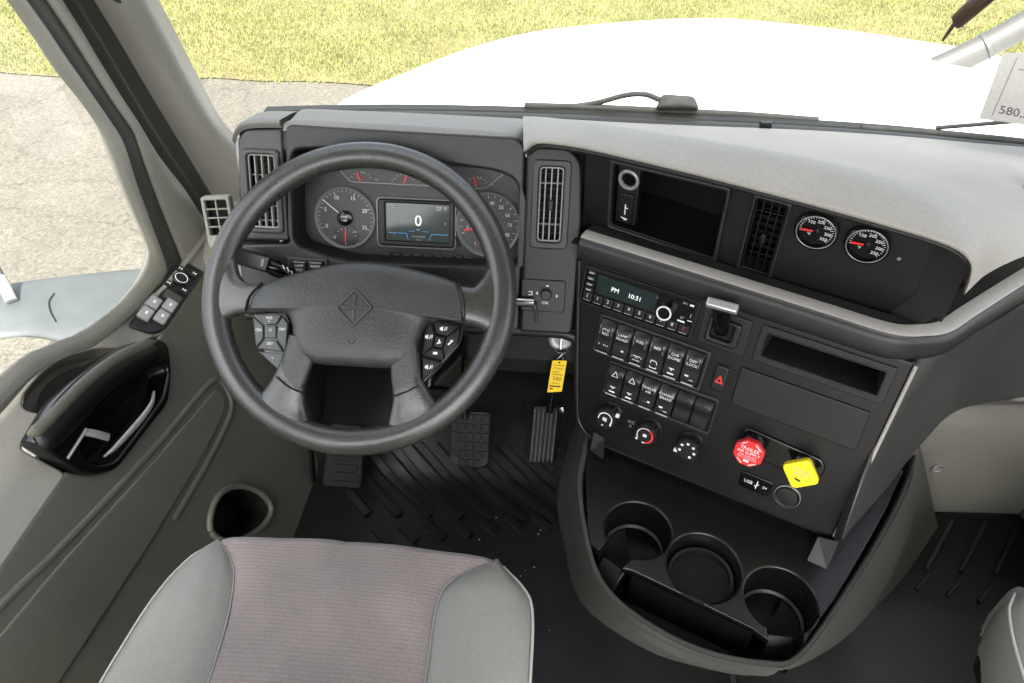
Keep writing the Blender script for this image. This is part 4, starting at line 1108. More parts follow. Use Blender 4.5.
# ================================================================== centre console with cup holders
con = thing('centre_console', 'black cup holder console under the switch panel', 'console', (0.35, 0.7, 0))
TR = frame((0.0, 0.0, 0.52), (1, 0, 0), (0, 0, 1))
tray = rpoly([(0.066, 0.84), (0.064, 0.62), (0.074, 0.560), (0.090, 0.538), (0.112, 0.560), (0.125, 0.556), (0.292, 0.480), (0.300, 0.478), (0.345, 0.470), (0.372, 0.492), (0.444, 0.576), (0.535, 0.70), (0.60, 0.80), (0.55, 0.95), (0.2, 0.95)], [0.01, 0.03, 0.01, 0.004, 0.004, 0.004, 0.003, 0.004, 0.01, 0.02, 0.02, 0.02, 0.02, 0.02, 0.02])
def notch(cx, cy, r, ang, hw, ln):
    """round cup well with a mug-handle slot opening at one side"""
    a0 = math.asin(hw / r)
    pts = []
    n = 36
    for i in range(n + 1):
        a = ang + a0 + (2 * math.pi - 2 * a0) * i / n
        pts.append((cx + r * math.cos(a), cy + r * math.sin(a)))
    d = Vector((math.cos(ang), math.sin(ang)))
    p = Vector((-d.y, d.x))
    for s_, e_ in ((-1, ln), (1, ln)):
        q = Vector((cx, cy)) + d * e_ + p * (s_ * hw)
        pts.append((q.x, q.y))
    return pts
c1, c2, c3 = (0.139, 0.618), (0.2325, 0.563), (0.3345, 0.521)
h1 = circle(*c1, 0.050, 40)
h2 = [(c2[0] + 0.053 * math.cos(a), c2[1] + 0.056 * math.sin(a)) for a in [2 * math.pi * i / 40 for i in range(40)]]
h3 = circle(*c3, 0.050, 40)
# tray top; the two outer wells are open towards the front
w1 = notch(c1[0], c1[1], 0.050, R(232), 0.021, 0.070)
w3 = notch(c3[0], c3[1], 0.050, R(266), 0.023, 0.064)
key1 = [w1[-2]] + list(reversed(w1[:-2])) + [w1[-1]]
key3 = [w3[-2]] + list(reversed(w3[:-2])) + [w3[-1]]
tray2 = [(0.056, 0.88), (0.058, 0.70), (0.061, 0.62), (0.066, 0.585)] + key1 + [(0.128, 0.548), (0.21, 0.511), (0.288, 0.475)] + key3 + [(0.376, 0.486), (0.410, 0.525), (0.444, 0.570), (0.490, 0.632), (0.535, 0.695), (0.58, 0.765), (0.55, 0.95), (0.2, 0.95)]
shape('cup_tray', [tray2, h2], -0.014, 0, 0.0034, 'tray', con, TR, 3)
def cup_well(name, lp, z0, z1, open_end, taper=0.95):
    n = len(lp)
    cx, cy = sum(p[0] for p in lp) / n, sum(p[1] for p in lp) / n
    vs = [(p[0], p[1], z0) for p in lp] + [(cx + (p[0] - cx) * taper, cy + (p[1] - cy) * taper, z1) for p in lp]
    fs = [(j, (j + 1) % n, n + (j + 1) % n, n + j) for j in range(n) if not (open_end and j == n - 2)] + [tuple(range(n, 2 * n))]
    return mesh(name, vs, fs, 'tray', con, TR)
for c, lp, dp, op in ((c1, w1, 0.095, True), (c2, h2, 0.040, False), (c3, w3, 0.095, True)):
    cu = cup_well('cup_holder', lp, -0.003, -dp, op)
    lathe('inner_ledge', [(0.0475, -dp * 0.62), (0.0435, -dp * 0.65), (0.0425, -dp * 0.9), (0.0001, -dp * 0.93)], 'black', cu, TR, 40, c)
# front drop of the cup block and the lower dark trough
grid('cup_block_front', [[(0.128, 0.546, 0.512), (0.21, 0.509, 0.512), (0.290, 0.472, 0.512)], [(0.124, 0.536, 0.45), (0.207, 0.500, 0.45), (0.288, 0.463, 0.45)]], 'black', con)
# chutes in front of the mug slots
box('mug_chute', (0, 0, 0), (0.040, 0.034, 0.010), 'panel', con, frame((0.098, 0.562, 0.482), (0.78, -0.62, 0), (-0.40, -0.50, 0.77)), 0.002)
box('mug_chute', (0, 0, 0), (0.042, 0.028, 0.010), 'panel', con, frame((0.330, 0.472, 0.484), (1, -0.02, 0), (0, -0.62, 0.78)), 0.002)
# outer shell
rim = [(0.060, 0.88, 0.53), (0.056, 0.78, 0.53), (0.046, 0.695, 0.53), (0.056, 0.603, 0.53), (0.080, 0.520, 0.53), (0.134, 0.468, 0.53), (0.211, 0.432, 0.53), (0.290, 0.422, 0.53), (0.341, 0.436, 0.53), (0.431, 0.538, 0.53), (0.520, 0.652, 0.53), (0.580, 0.742, 0.53), (0.625, 0.82, 0.50)]
low = [(0.069, 1.05, 0.32), (0.030, 0.905, 0.32), (0.017, 0.803, 0.32), (0.031, 0.716, 0.32), (0.064, 0.600, 0.32), (0.162, 0.530, 0.32), (0.255, 0.505, 0.32), (0.345, 0.500, 0.32), (0.440, 0.535, 0.32), (0.545, 0.615, 0.32), (0.650, 0.755, 0.32), (0.715, 0.88, 0.32), (0.76, 1.0, 0.32)]
rimV, lowV = [Vector(p) for p in rim], [Vector(p) for p in low]
cen = V(0.33, 0.8, 0)
def inw(p, d, dz):
    v = (cen - p)
    v.z = 0
    v.normalize()
    return p + v * d + V(0, 0, dz)
flr = [V(cen.x + (p.x - cen.x) * (0.45 if i < 8 else 0.5 + 0.18 * (i - 7)), cen.y + (p.y - cen.y) * (0.35 if i < 8 else 0.4 + 0.15 * (i - 7)), 0.0) for i, p in enumerate(lowV)]
rws = [[inw(p, 0.018, -0.075) for p in rimV], [inw(p, 0.008, -0.012) for p in rimV], [inw(p, 0.006, 0.0) for p in rimV], [p + V(0, 0, 0.002) for p in rimV], [inw(p, -0.003, -0.006) for p in rimV], [a.lerp(b, 0.5) + V(0, 0, 0) for a, b in zip(rimV, lowV)], lowV, [a.lerp(b, 0.5) for a, b in zip(lowV, flr)], flr]
grid('console_shell', rws, 'shell', con, su=4, sv=2, ang=60)
grid('shell_liner', [[inw(p, 0.0085, -0.010) for p in rimV], [inw(p, 0.020, -0.078) for p in rimV], [inw(p, 0.09, -0.078) for p in rimV]], 'deep', con, su=4)
# brackets where the panel meets the tray
def slab(name, pts, mat, parent, t):
    """flat plate of thickness t through world points"""
    pts = [Vector(p) for p in pts]
    n_ = (pts[1] - pts[0]).cross(pts[2] - pts[0]).normalized() * t
    k = len(pts)
    return mesh(name, pts + [p - n_ for p in pts], [tuple(range(k)), tuple(range(2 * k - 1, k - 1, -1))] + [(i, k + i, k + (i + 1) % k, (i + 1) % k) for i in range(k)], mat, parent)
slab('panel_bracket', [(0.066, 0.775, 0.556), (0.086, 0.775, 0.542), (0.084, 0.745, 0.524), (0.062, 0.757, 0.530)], 'black', con, 0.006)
slab('panel_bracket', [(0.400, 0.612, 0.545), (0.385, 0.586, 0.521), (0.410, 0.574, 0.521), (0.424, 0.600, 0.552)], 'black', con, 0.006)
slab('panel_bracket', [(0.424, 0.600, 0.552), (0.410, 0.574, 0.521), (0.466, 0.636, 0.521), (0.470, 0.655, 0.57)], 'black', con, 0.006)

# ================================================================== steering column and stalks
sc = thing('steering_column', 'black steering column with stalks behind the wheel', 'steering column', (-0.29, 1.0, 0.5))
AX = Vector((0, -math.cos(R(48.85)), math.sin(R(48.85))))
O_ = Vector((-0.29, 0.771, 0.826))
tube('column_shroud', [O_ - AX * 0.02, O_ - AX * 0.06, O_ - AX * 0.13, O_ - AX * 0.26], [(0.05, 0.05), (0.062, 0.058), (0.066, 0.062), (0.05, 0.05)], 'deep', sc, n=24)
tube('column_shaft', [O_ - AX * 0.22, O_ - AX * 0.85], 0.032, 'black', sc, n=16)
stk = frame((-0.486, 0.862, 0.812), (0.86, 0.12, -0.42), (0.15, -0.80, 0.55))
sk = box('signal_stalk', (0, 0, 0), (0.058, 0.026, 0.020), 'button', sc, stk, 0.003)
bars('stalk_mark', [(-0.018, 0.002, -0.012, 0.002, 0.004), (0.016, 0.0, 0.020, 0.0, 0.012)], 'dimwhite', sk, stk, 0.0101)
tube('stalk_boot', [stk @ V(0.028, -0.002, 0), stk @ V(0.040, -0.003, 0), stk @ V(0.062, -0.010, -0.01), stk @ V(0.12, -0.02, -0.03)], [(0.012, 0.012), (0.014, 0.014), (0.010, 0.010), (0.008, 0.008)], 'gloss', sk, n=16)
bars('stalk_mark', [(0.048, 0.004, 0.052, -0.002, 0.002), (0.055, 0.002, 0.059, -0.004, 0.002), (0.062, -0.002, 0.065, -0.006, 0.0016)], 'white', sk, stk, 0.0125)
lv = tube('shift_lever', [(-0.13, 0.865, 0.755), (-0.067, 0.86, 0.757), (-0.040, 0.858, 0.759)], [(0.006, 0.007), (0.007, 0.008), (0.006, 0.007)], 'steel', sc, n=12)
tube('lever_tip', [(-0.040, 0.858, 0.757), (-0.037, 0.856, 0.745), (-0.035, 0.855, 0.722)], [(0.005, 0.005), (0.003, 0.003), (0.0022, 0.0022)], 'steel', lv, n=8)
box('stalk_block', (0, 0, 0), (0.055, 0.085, 0.03), 'gloss', sc, WP @ Matrix.Translation((0.130, -0.085, -0.055)), 0.006)

# ================================================================== steering wheel
sw = thing('steering_wheel', 'grey leather four spoke steering wheel with diamond emblem hub', 'steering wheel', O_)
ring = [WP @ V(0.2095 * math.cos(2 * math.pi * i / 120), 0.2095 * math.sin(2 * math.pi * i / 120), 0) for i in range(120)]
vs, fs = [], []
for i in range(120):
    a = 2 * math.pi * i / 120
    for j in range(20):
        b = 2 * math.pi * j / 20
        rr = 0.2095 + 0.0195 * math.cos(b)
        vs.append((rr * math.cos(a), rr * math.sin(a), 0.0175 * math.sin(b)))
for i in range(120):
    for j in range(20):
        fs.append((i * 20 + j, ((i + 1) % 120) * 20 + j, ((i + 1) % 120) * 20 + (j + 1) % 20, i * 20 + (j + 1) % 20))
mesh('rim', vs, fs, 'wheel', sw, WP, 80)
def spoke(pts, mat='wheel', nm='spoke'):
    """pts: (x, y, h, half width, half thickness), width lies across the run in the wheel plane"""
    C_ = cr([V(p[0], p[1], p[2]) for p in pts], 5)
    S_ = cr([V(p[3], p[4], 0) for p in pts], 5)
    vs, fs, n = [], [], 20
    for i, (c, s) in enumerate(zip(C_, S_)):
        t = (C_[min(i + 1, len(C_) - 1)] - C_[max(i - 1, 0)])
        t.z = 0
        t.normalize()
        w = V(-t.y, t.x, 0)
        for j in range(n):
            a = 2 * math.pi * j / n
            cx_, cy_ = math.cos(a), math.sin(a)
            cx_ = math.copysign(abs(cx_) ** 0.75, cx_)
            cy_ = math.copysign(abs(cy_) ** 0.75, cy_)
            vs.append(c + w * (s.x * cx_) + V(0, 0, s.y * cy_))
    k = len(C_)
    for i in range(k - 1):
        for j in range(n):
            fs.append((i * n + j, i * n + (j + 1) % n, (i + 1) * n + (j + 1) % n, (i + 1) * n + j))
    fs.append(tuple(range(n)))
    fs.append(tuple(range((k - 1) * n, k * n)))
    return mesh(nm, vs, fs, mat, sw, WP, 70)
spoke([(-0.100, -0.010, 0.012, 0.020, 0.008), (-0.140, -0.0145, 0.010, 0.0215, 0.010), (-0.165, -0.015, 0.005, 0.024, 0.012), (-0.184, -0.013, 0.001, 0.036, 0.014), (-0.200, -0.010, 0.0, 0.060, 0.014)])
spoke([(0.108, -0.006, 0.012, 0.020, 0.008), (0.148, -0.007, 0.010, 0.026, 0.010), (0.170, -0.008, 0.005, 0.029, 0.012), (0.186, -0.006, 0.001, 0.042, 0.014), (0.202, -0.003, 0.0, 0.066, 0.014)])
spoke([(-0.074, -0.085, 0.010, 0.020, 0.008), (-0.080, -0.118, 0.010, 0.022, 0.010), (-0.087, -0.142, 0.006, 0.027, 0.012), (-0.093, -0.164, 0.001, 0.038, 0.014), (-0.097, -0.182, 0.0, 0.050, 0.014)])
spoke([(0.080, -0.080, 0.010, 0.018, 0.008), (0.083, -0.116, 0.010, 0.021, 0.010), (0.091, -0.142, 0.006, 0.027, 0.012), (0.097, -0.164, 0.001, 0.038, 0.014), (0.103, -0.180, 0.0, 0.050, 0.014)])
for ps in ([(-0.154, -0.036), (-0.150, -0.014), (-0.134, 0.007)], [(0.160, -0.036), (0.157, -0.006), (0.148, 0.022)], [(-0.099, -0.126), (-0.080, -0.139), (-0.060, -0.146)], [(0.066, -0.143), (0.084, -0.136), (0.102, -0.126)]):
    tube('seam', cr([V(x, y, 0.0195) for x, y in ps], 4), (0.0012, 0.0035), 'deep', sw, WP, n=6)
pad_o = rpoly(mm([(-152, -33), (-150, -14), (-134, 6), (-100, 20), (-66, 31), (-28, 42), (12, 46), (50, 44), (86, 38), (120, 31), (147, 22), (157, -6), (160, -33), (122, -30), (108, -33), (100, -46), (92, -78), (84, -94), (62, -104), (-50, -104), (-72, -93), (-82, -74), (-86, -50), (-94, -36), (-108, -33)]), [0.004, 0.004, 0.01, 0.02, 0.02, 0.02, 0.02, 0.02, 0.02, 0.02, 0.006, 0.01, 0.003, 0.01, 0.01, 0.012, 0.012, 0.012, 0.014, 0.014, 0.012, 0.012, 0.012, 0.012, 0.01], 5)
pillow('hub_pad', pad_o, (0.004, -0.022), [(0.985, -0.012), (1.0, 0.006), (0.997, 0.013), (0.985, 0.018), (0.965, 0.0215), (0.93, 0.0245), (0.86, 0.0275), (0.7, 0.030), (0.45, 0.0315), (0.2, 0.032), (0.02, 0.032)], 'hub', sw, WP, 75)
# pad legs running down to the lower spokes
spoke([(-0.066, -0.070, 0.016, 0.022, 0.010), (-0.072, -0.098, 0.014, 0.022, 0.009), (-0.078, -0.122, 0.012, 0.0205, 0.0085), (-0.083, -0.136, 0.010, 0.0205, 0.0085)], 'hub', 'pad_leg')
spoke([(0.074, -0.066, 0.016, 0.020, 0.010), (0.079, -0.096, 0.014, 0.020, 0.009), (0.082, -0.120, 0.012, 0.0195, 0.0085), (0.085, -0.133, 0.010, 0.0200, 0.0085)], 'hub', 'pad_leg')
# emblem
EM = WP @ Matrix.Translation((0.006, -0.0235, 0.0310)) @ Matrix.Rotation(R(2), 4, 'Z')
em = shape('emblem', [rpoly(mm([(0, 28), (27, 1), (0, -28), (-27, -1)]), 0.003), rpoly(mm([(0, 23), (22, 1), (0, -23), (-22, -1)]), 0.002)], 0, 0.0042, 0.0015, 'hub', sw, EM)
shape('emblem_field', [rpoly(mm([(0, 23.5), (22.5, 1), (0, -23.5), (-22.5, -1)]), 0.002)], -0.001, 0.0012, 0.0004, 'wheel', em, EM)
shape('emblem_band', [rrect(0, 0.0, 0.040, 0.0062, 0.002)], 0.0008, 0.0034, 0.001, 'hub', em, EM)
shape('emblem_bar', [[(-0.0025, -0.018), (0.0022, -0.018), (0.0010, 0.0), (0.0035, 0.018), (-0.001, 0.018), (-0.0012, 0.0)]], 0.0008, 0.0030, 0.0008, 'hub', em, EM)
texts('emblem_lettering', [('INTERNATIONAL', 0, 0, 0.0042)], 'wheel', em, EM, 0.0035)
tube('airbag_mark', [(0.006 + 0.0042 * math.cos(R(a)), -0.070 + 0.0042 * math.sin(R(a)), 0.0312) for a in range(150, 400, 20)], 0.0005, 'dash', sw, WP, n=5)
# keypads
def keypad(outline, keys, low, marks, mat):
    kp_ = shape('keypad', [rpoly(outline, 0.006, 4)], -0.010, 0.004, 0.002, 'gloss', sw, WP)
    for i, kq in enumerate(keys + [low]):
        b_ = shape('key', [rpoly(kq, 0.0018, 3)], 0.002, 0.0085, 0.0015, mat, kp_, WP)
        cx_ = sum(p[0] for p in kq) / len(kq)
        cy_ = sum(p[1] for p in kq) / len(kq)
        if isinstance(marks[i], str):
            texts('lettering', [(t_, cx_, cy_ + 0.002 - 0.005 * q_, 0.0058) for q_, t_ in enumerate(marks[i].split('/'))], 'white', b_, WP, 0.0087)
        else:
            bars('key_mark', [(cx_ + a, cy_ + b, cx_ + c, cy_ + d, e) for a, b, c, d, e in marks[i]], 'white', b_, WP, 0.0086)
keypad(mm([(-151, -34), (-102, -31), (-92, -46), (-91, -92), (-98, -122), (-118, -104), (-137, -78)]),
       [mm([(-144, -38), (-106, -36), (-112, -50), (-129, -52)]), mm([(-129, -54), (-112, -52), (-110, -70), (-127, -71)]), mm([(-148, -40), (-131, -53), (-129, -72), (-138, -84)]), mm([(-104, -38), (-95, -48), (-94, -90), (-109, -70), (-110, -51)]), mm([(-127, -74), (-110, -73), (-98, -89), (-136, -87)])],
       mm([(-134, -91), (-96, -92), (-100, -117), (-118, -103)]), ['RES/+', 'O', 'ON', 'OFF', 'SET/-', 'v'], 'podbutton')
sp1 = [(-0.004, -0.002, -0.004, 0.002, 0.003), (-0.002, -0.003, -0.002, 0.003, 0.002), (0.001, -0.003, 0.003, 0.003, 0.0012), (0.004, -0.002, 0.005, 0.003, 0.001)]
keypad(mm([(108, -28), (158, -34), (153, -64), (104, -124), (97, -74), (100, -40)]),
       [mm([(114, -33), (150, -38), (134, -52), (120, -50)]), mm([(119, -53), (132, -55), (129, -70), (117, -68)]), mm([(110, -34), (117, -51), (114, -68), (102, -80), (104, -46)]), mm([(152, -40), (149, -64), (134, -84), (131, -70), (135, -54)]), mm([(115, -71), (130, -73), (132, -87), (103, -82)])],
       mm([(102, -86), (131, -91), (105, -118)]), [sp1, [(-0.003, -0.003, 0.003, -0.001, 0.002), (0, -0.003, 0.0, 0.003, 0.002)], sp1, [(-0.003, -0.003, 0.003, 0.003, 0.0022), (0.0, 0.003, 0.004, 0.003, 0.002)], [(-0.003, 0, 0.003, 0, 0.0035)], sp1], 'button')

# ================================================================== ignition key with a yellow tag
ky = FP @ V(0.024, -0.222, -0.03)
IG = frame(ky, (1, 0, 0), (0, -0.92, 0.39))
lathe('ignition_lock', [(0.020, -0.01), (0.020, 0.004), (0.017, 0.006), (0.013, 0.004), (0.009, 0.0045), (0.0001, 0.005)], 'ring', dash, IG, 30)
kt = thing('key_tag', 'yellow printed key tag hanging from the ignition key', 'key tag', ky - V(0, 0, 0.1))
box('key_blade', (0.001, -0.004, 0.010), (0.004, 0.020, 0.016), 'steel', kt, IG, 0.001)
tube('key_ring', [IG @ V(0.003 + 0.010 * math.cos(a), -0.017, 0.016 + 0.010 * math.sin(a)) for a in [2 * math.pi * i / 20 for i in range(21)]], 0.0011, 'steel', kt, n=6)
tube('wire_loop', cr([IG @ V(*p) for p in ((0.006, -0.020, 0.014), (0.000, -0.027, 0.015), (-0.006, -0.034, 0.014), (0.002, -0.036, 0.014), (0.006, -0.030, 0.013), (0.000, -0.022, 0.012))], 4), 0.0011, 'steel', kt, n=6)
TG = frame(IG @ V(-0.003, -0.064, 0.012), (0.985, -0.16, 0.06), (0.15, -0.96, 0.20)) @ Matrix.Scale(0.66, 4)
shape('tag_card', [rpoly(mm([(-18, 46), (18, 52), (20, -42), (-17, -52)]), 0.002), circle(0, 0.043, 0.003, 12)], -0.0006, 0.0006, 0.0002, 'tagyellow', kt, TG)
texts('lettering', [('STOCK', 0.0, 0.025, 0.008), ('UNIT', -0.004, 0.014, 0.008), ('580', 0.002, -0.006, 0.016), ('TRUCK', 0.0, -0.020, 0.007)], 'blackprint', kt, TG, 0.0008)
bars('tag_rows', [(-0.014, 0.034, 0.015, 0.036, 0.0016), (-0.014, -0.030, 0.014, -0.028, 0.004), (-0.013, 0.006, 0.014, 0.008, 0.0018), (-0.013, -0.038, -0.004, -0.038, 0.004)], 'blackprint', kt, TG, 0.0008)

# ================================================================== seats
def lerp_tab(tab, y):
    for (y0, x0), (y1, x1) in zip(tab, tab[1:]):
        if y0 <= y <= y1:
            return x0 + (x1 - x0) * (y - y0) / (y1 - y0)
    return tab[-1][1] if y > tab[-1][0] else tab[0][1]
XL = [(-0.1, -0.54), (0.314, -0.535), (0.369, -0.530), (0.42, -0.524), (0.469, -0.513), (0.50, -0.500), (0.525, -0.480)]
SL = [(-0.1, -0.398), (0.325, -0.404), (0.392, -0.410), (0.42, -0.415), (0.45, -0.422), (0.477, -0.432), (0.505, -0.452), (0.525, -0.476)]
SR = [(-0.1, -0.135), (0.349, -0.138), (0.43, -0.141), (0.453, -0.141), (0.475, -0.136), (0.495, -0.122), (0.508, -0.100), (0.525, -0.072)]
XR = [(-0.1, -0.015), (0.359, -0.017), (0.44, -0.018), (0.470, -0.022), (0.489, -0.030), (0.505, -0.046), (0.525, -0.066)]
seat = thing('driver_chair', 'driver seat cushion with pinkish grey woven centre and grey side bolsters', 'seat', (-0.28, 0.2, 0))
ys = [-0.1, 0.0, 0.1, 0.2, 0.26, 0.32, 0.36, 0.40, 0.43, 0.46, 0.48, 0.50, 0.512, 0.520, 0.525]
def seat_rows(fa, fb, n, dome, side):
    rows_ = []
    prof_front = [(0.0, 0.0), (0.008, -0.006), (0.014, -0.018), (0.016, -0.04), (0.012, -0.09), (0.0, -0.14)]
    ext = [(y, 0.0, 0.0) for y in ys] + [(0.525, dy, dz) for dy, dz in prof_front[1:]]
    for y, dy, dz in ext:
        a, b = lerp_tab(fa, y), lerp_tab(fb, y)
        base = 0.562 - 0.010 * max(0, (y - 0.40) / 0.125) ** 2 - 0.03 * max(0.0, 0.25 - y)
        row = []
        if side < 0:
            for ox, oz in ((0.004, -0.14), (-0.008, -0.08), (-0.010, -0.035), (-0.007, -0.014)):
                ox = ox * (1 - min(1, -dz / 0.04)) + 0.25 * min(-dz, 0.10) * min(1, -oz / 0.05)
                row.append(V(a + ox, y + dy, base + max(-0.14, oz + dz)))
        for i in range(n + 1):
            s = i / n
            crown = dome * min(1, (b - a) / 0.10) * math.sin(math.pi * s) ** 0.6 if 0 < s < 1 else 0
            wr = (0.0022 * math.sin(34 * (a + (b - a) * s) + 12 * y) * math.sin(21 * y + 9 * s) - 0.003 * math.exp(-((s - 0.42 - 0.5 * (y - 0.45)) / 0.03) ** 2) * max(0, min(1, (y - 0.36) / 0.08))) * (1 if side == 0 else 0.4)
            row.append(V(a + (b - a) * s, y + dy + (0.006 * math.sin(math.pi * s) if side == 0 and y > 0.5 else 0), base + crown + wr + dz - (0.003 if (s in (0, 1)) else 0)))
        if side > 0:
            for ox, oz in ((0.007, -0.014), (0.010, -0.035), (0.008, -0.08), (-0.004, -0.14)):
                ox = ox * (1 - min(1, -dz / 0.04)) - 0.25 * min(-dz, 0.10) * min(1, -oz / 0.05)
                row.append(V(b + ox, y + dy, base + max(-0.14, oz + dz)))
        rows_.append(row)
    return rows_
grid('cushion_centre', seat_rows(SL, SR, 24, 0.007, 0), 'fabric', seat, sv=2, ang=80)
grid('side_bolster', seat_rows(XL, SL, 10, 0.013, -1), 'bolster', seat, sv=2, ang=80)
grid('side_bolster', seat_rows(SR, XR, 10, 0.013, 1), 'bolster', seat, sv=2, ang=80)
for tab in (SL, SR):
    tube('seam_piping', cr([V(lerp_tab(tab, y), y, 0.5605 - 0.010 * max(0, (y - 0.40) / 0.125) ** 2 - 0.03 * max(0.0, 0.25 - y)) for y in ys[2:]], 2), 0.0013, 'ring', seat, n=6)
for tab, sg in ((XL, -1), (XR, 1)):
    tube('edge_piping', cr([V(lerp_tab(tab, y) + sg * 0.0075, y, 0.551 - 0.010 * max(0, (y - 0.40) / 0.125) ** 2 - 0.03 * max(0.0, 0.25 - y)) for y in ys[2:]], 2), 0.0022, 'piping', seat, n=6)
br_ = []
for z, y, hw, t_ in ((0.56, 0.02, 0.21, 0.05), (0.62, -0.01, 0.235, 0.07), (0.80, -0.06, 0.245, 0.075), (1.0, -0.10, 0.235, 0.07), (1.14, -0.14, 0.20, 0.06), (1.20, -0.165, 0.15, 0.045), (1.22, -0.18, 0.08, 0.02)):
    br_.append([(-0.28 + hw * math.cos(2 * math.pi * i / 28), y - 0.05 + t_ * math.sin(2 * math.pi * i / 28), z) for i in range(28)])
grid('backrest', br_, 'bolster', seat, sv=3, ang=80, closed=True)  # out of view; added to darken what the switch panel reflects
box('seat_base', (-0.28, 0.22, 0.24), (0.36, 0.40, 0.34), 'deep', seat, I4, 0.01)
shape('seat_pan', [rrect(-0.28, 0.20, 0.47, 0.60, 0.05)], 0.405, 0.44, 0.01, 'black', seat, I4)
seat2 = copy_tree(seat, V(1.168, 0.045, -0.04))
seat2.name = 'passenger_chair'
tag(seat2, 'corner of the passenger seat cushion beside the console', 'seat')

# ================================================================== driver door
door = thing('driver_door', 'grey driver door panel with black pull handle and window frame', 'door', (-0.8, 0.7, 0))
pull = rpoly(mm([(-168, 30), (-160, -28), (-158, -60), (-140, -92), (-108, -120), (-15, -128), (66, -137), (122, -108), (160, -72), (158, -50), (141, -34), (100, -6), (47, 14), (-32, 34), (-90, 40)]), [0.01, 0.01, 0.01, 0.02, 0.02, 0.02, 0.02, 0.03, 0.02, 0.012, 0.012, 0.02, 0.02, 0.02, 0.02], 5)
pk_ = mm([(-66, -374), (-8, -352), (48, -382), (84, -450), (76, -508), (20, -500), (-52, -440)])
pocket = [(p.x, p.y) for p in cr([V(x, y, 0) for x, y in pk_[-2:] + pk_ + pk_[:2]], 6)[12:12 + 7 * 6]]
shape('door_panel', [rpoly(mm([(-700, -50), (-162, -50), (-156, -62), (-138, -92), (-106, -120), (-15, -127), (66, -136), (121, -107), (158, -72), (166, -50), (470, -50), (455, -110), (400, -300), (330, -480), (300, -630), (-700, -630)]), [0.004, 0.006, 0.01, 0.02, 0.02, 0.02, 0.02, 0.03, 0.02, 0.006, 0.004, 0.02, 0.03, 0.03, 0.02, 0.02]), pocket], -0.03, 0, 0.006, 'doorgrey', door, DP, 3)
shape('inset_panel', [rpoly(mm([(-470, -96), (-278, -128), (-133, -160), (18, -190), (140, -212), (186, -220), (190, -245), (165, -266), (59, -272), (-160, -258), (-283, -246), (-470, -226)]), [0.02, 0.05, 0.05, 0.05, 0.03, 0.016, 0.016, 0.03, 0.05, 0.05, 0.05, 0.02], 5)], -0.001, 0.006, 0.004, 'doorgrey', door, DP, 3)
tube('panel_ridge', cr([V(*p) for p in [(-0.62, -0.070, 0.0), (-0.40, -0.082, 0.0), (-0.278, -0.112, 0.0), (-0.133, -0.145, 0.0), (0.018, -0.175, 0.0), (0.150, -0.196, 0.0), (0.205, -0.212, 0.0), (0.212, -0.245, 0.0), (0.180, -0.285, 0.0), (0.06, -0.292, 0.0), (-0.10, -0.284, 0.0)]], 5), (0.007, 0.004), 'doorgrey', door, DP, n=10)
# map pocket
mp = cavity('map_pocket', pocket, -0.004, -0.09, 'deep', door, DP, 0.9)
tube('pocket_rim', [V(x, y, 0.001) for x, y in pocket] + [V(pocket[0][0], pocket[0][1], 0.001)], 0.007, 'doorgrey', mp, DP, n=10)
# upper ledge with the switch plate
sill_v = [(-0.7, 0.140), (-0.3, 0.138), (-0.106, 0.134), (-0.04, 0.132), (0.033, 0.117), (0.085, 0.100), (0.136, 0.083), (0.21, 0.055), (0.281, 0.042), (0.384, 0.038), (0.50, 0.036)]
rec = rpoly(mm([(-96, 108), (-70, 120), (-20, 120), (26, 110), (78, 76), (104, 40), (82, 36), (40, 52), (-50, 70), (-88, 78)]), 0.014, 4)
lo_ = [(y, v) for y, v in sill_v] + [(0.50, -0.004), (0.178, -0.004), (0.160, 0.010), (0.10, 0.026), (0.04, 0.044), (-0.05, 0.062), (-0.10, 0.070), (-0.158, 0.076), (-0.164, -0.004), (-0.7, -0.004)]
shape('door_ledge', [rpoly(lo_, 0.012, 3), rec], -0.022, 0, 0.005, 'kick', door, DL, 3)  # lighter grey than the panel stands in for sky light from above
rc_ = cavity('grip_recess', rec, -0.002, -0.032, 'doorgrey', door, DL, 0.92)
grid('recess_insert', [[V(-0.085, 0.088, -0.012), V(-0.05, 0.103, -0.012), V(0.0, 0.098, -0.012), V(0.05, 0.070, -0.012)], [V(-0.084, 0.07, -0.03), V(-0.04, 0.07, -0.035), V(0.02, 0.06, -0.035), V(0.06, 0.045, -0.03)]], 'dash', rc_, DL, su=4)
tube('sill_roll', cr([DL @ V(y, v + 0.004, 0.001) for y, v in sill_v], 3), (0.008, 0.008), 'pale', door, n=10)
tube('sill_seal', cr([DL @ V(y, v + 0.013, -0.001) for y, v in sill_v[:-2]], 3), (0.004, 0.004), 'seal', door, n=10)
for a_, b_ in ((-0.70, -0.178), (0.180, 0.47)):
    tube('hinge_roll', [DP @ V(a_ + (b_ - a_) * i / 8, -0.050, -0.0155) for i in range(9)], 0.0135, 'kick', door, n=16)
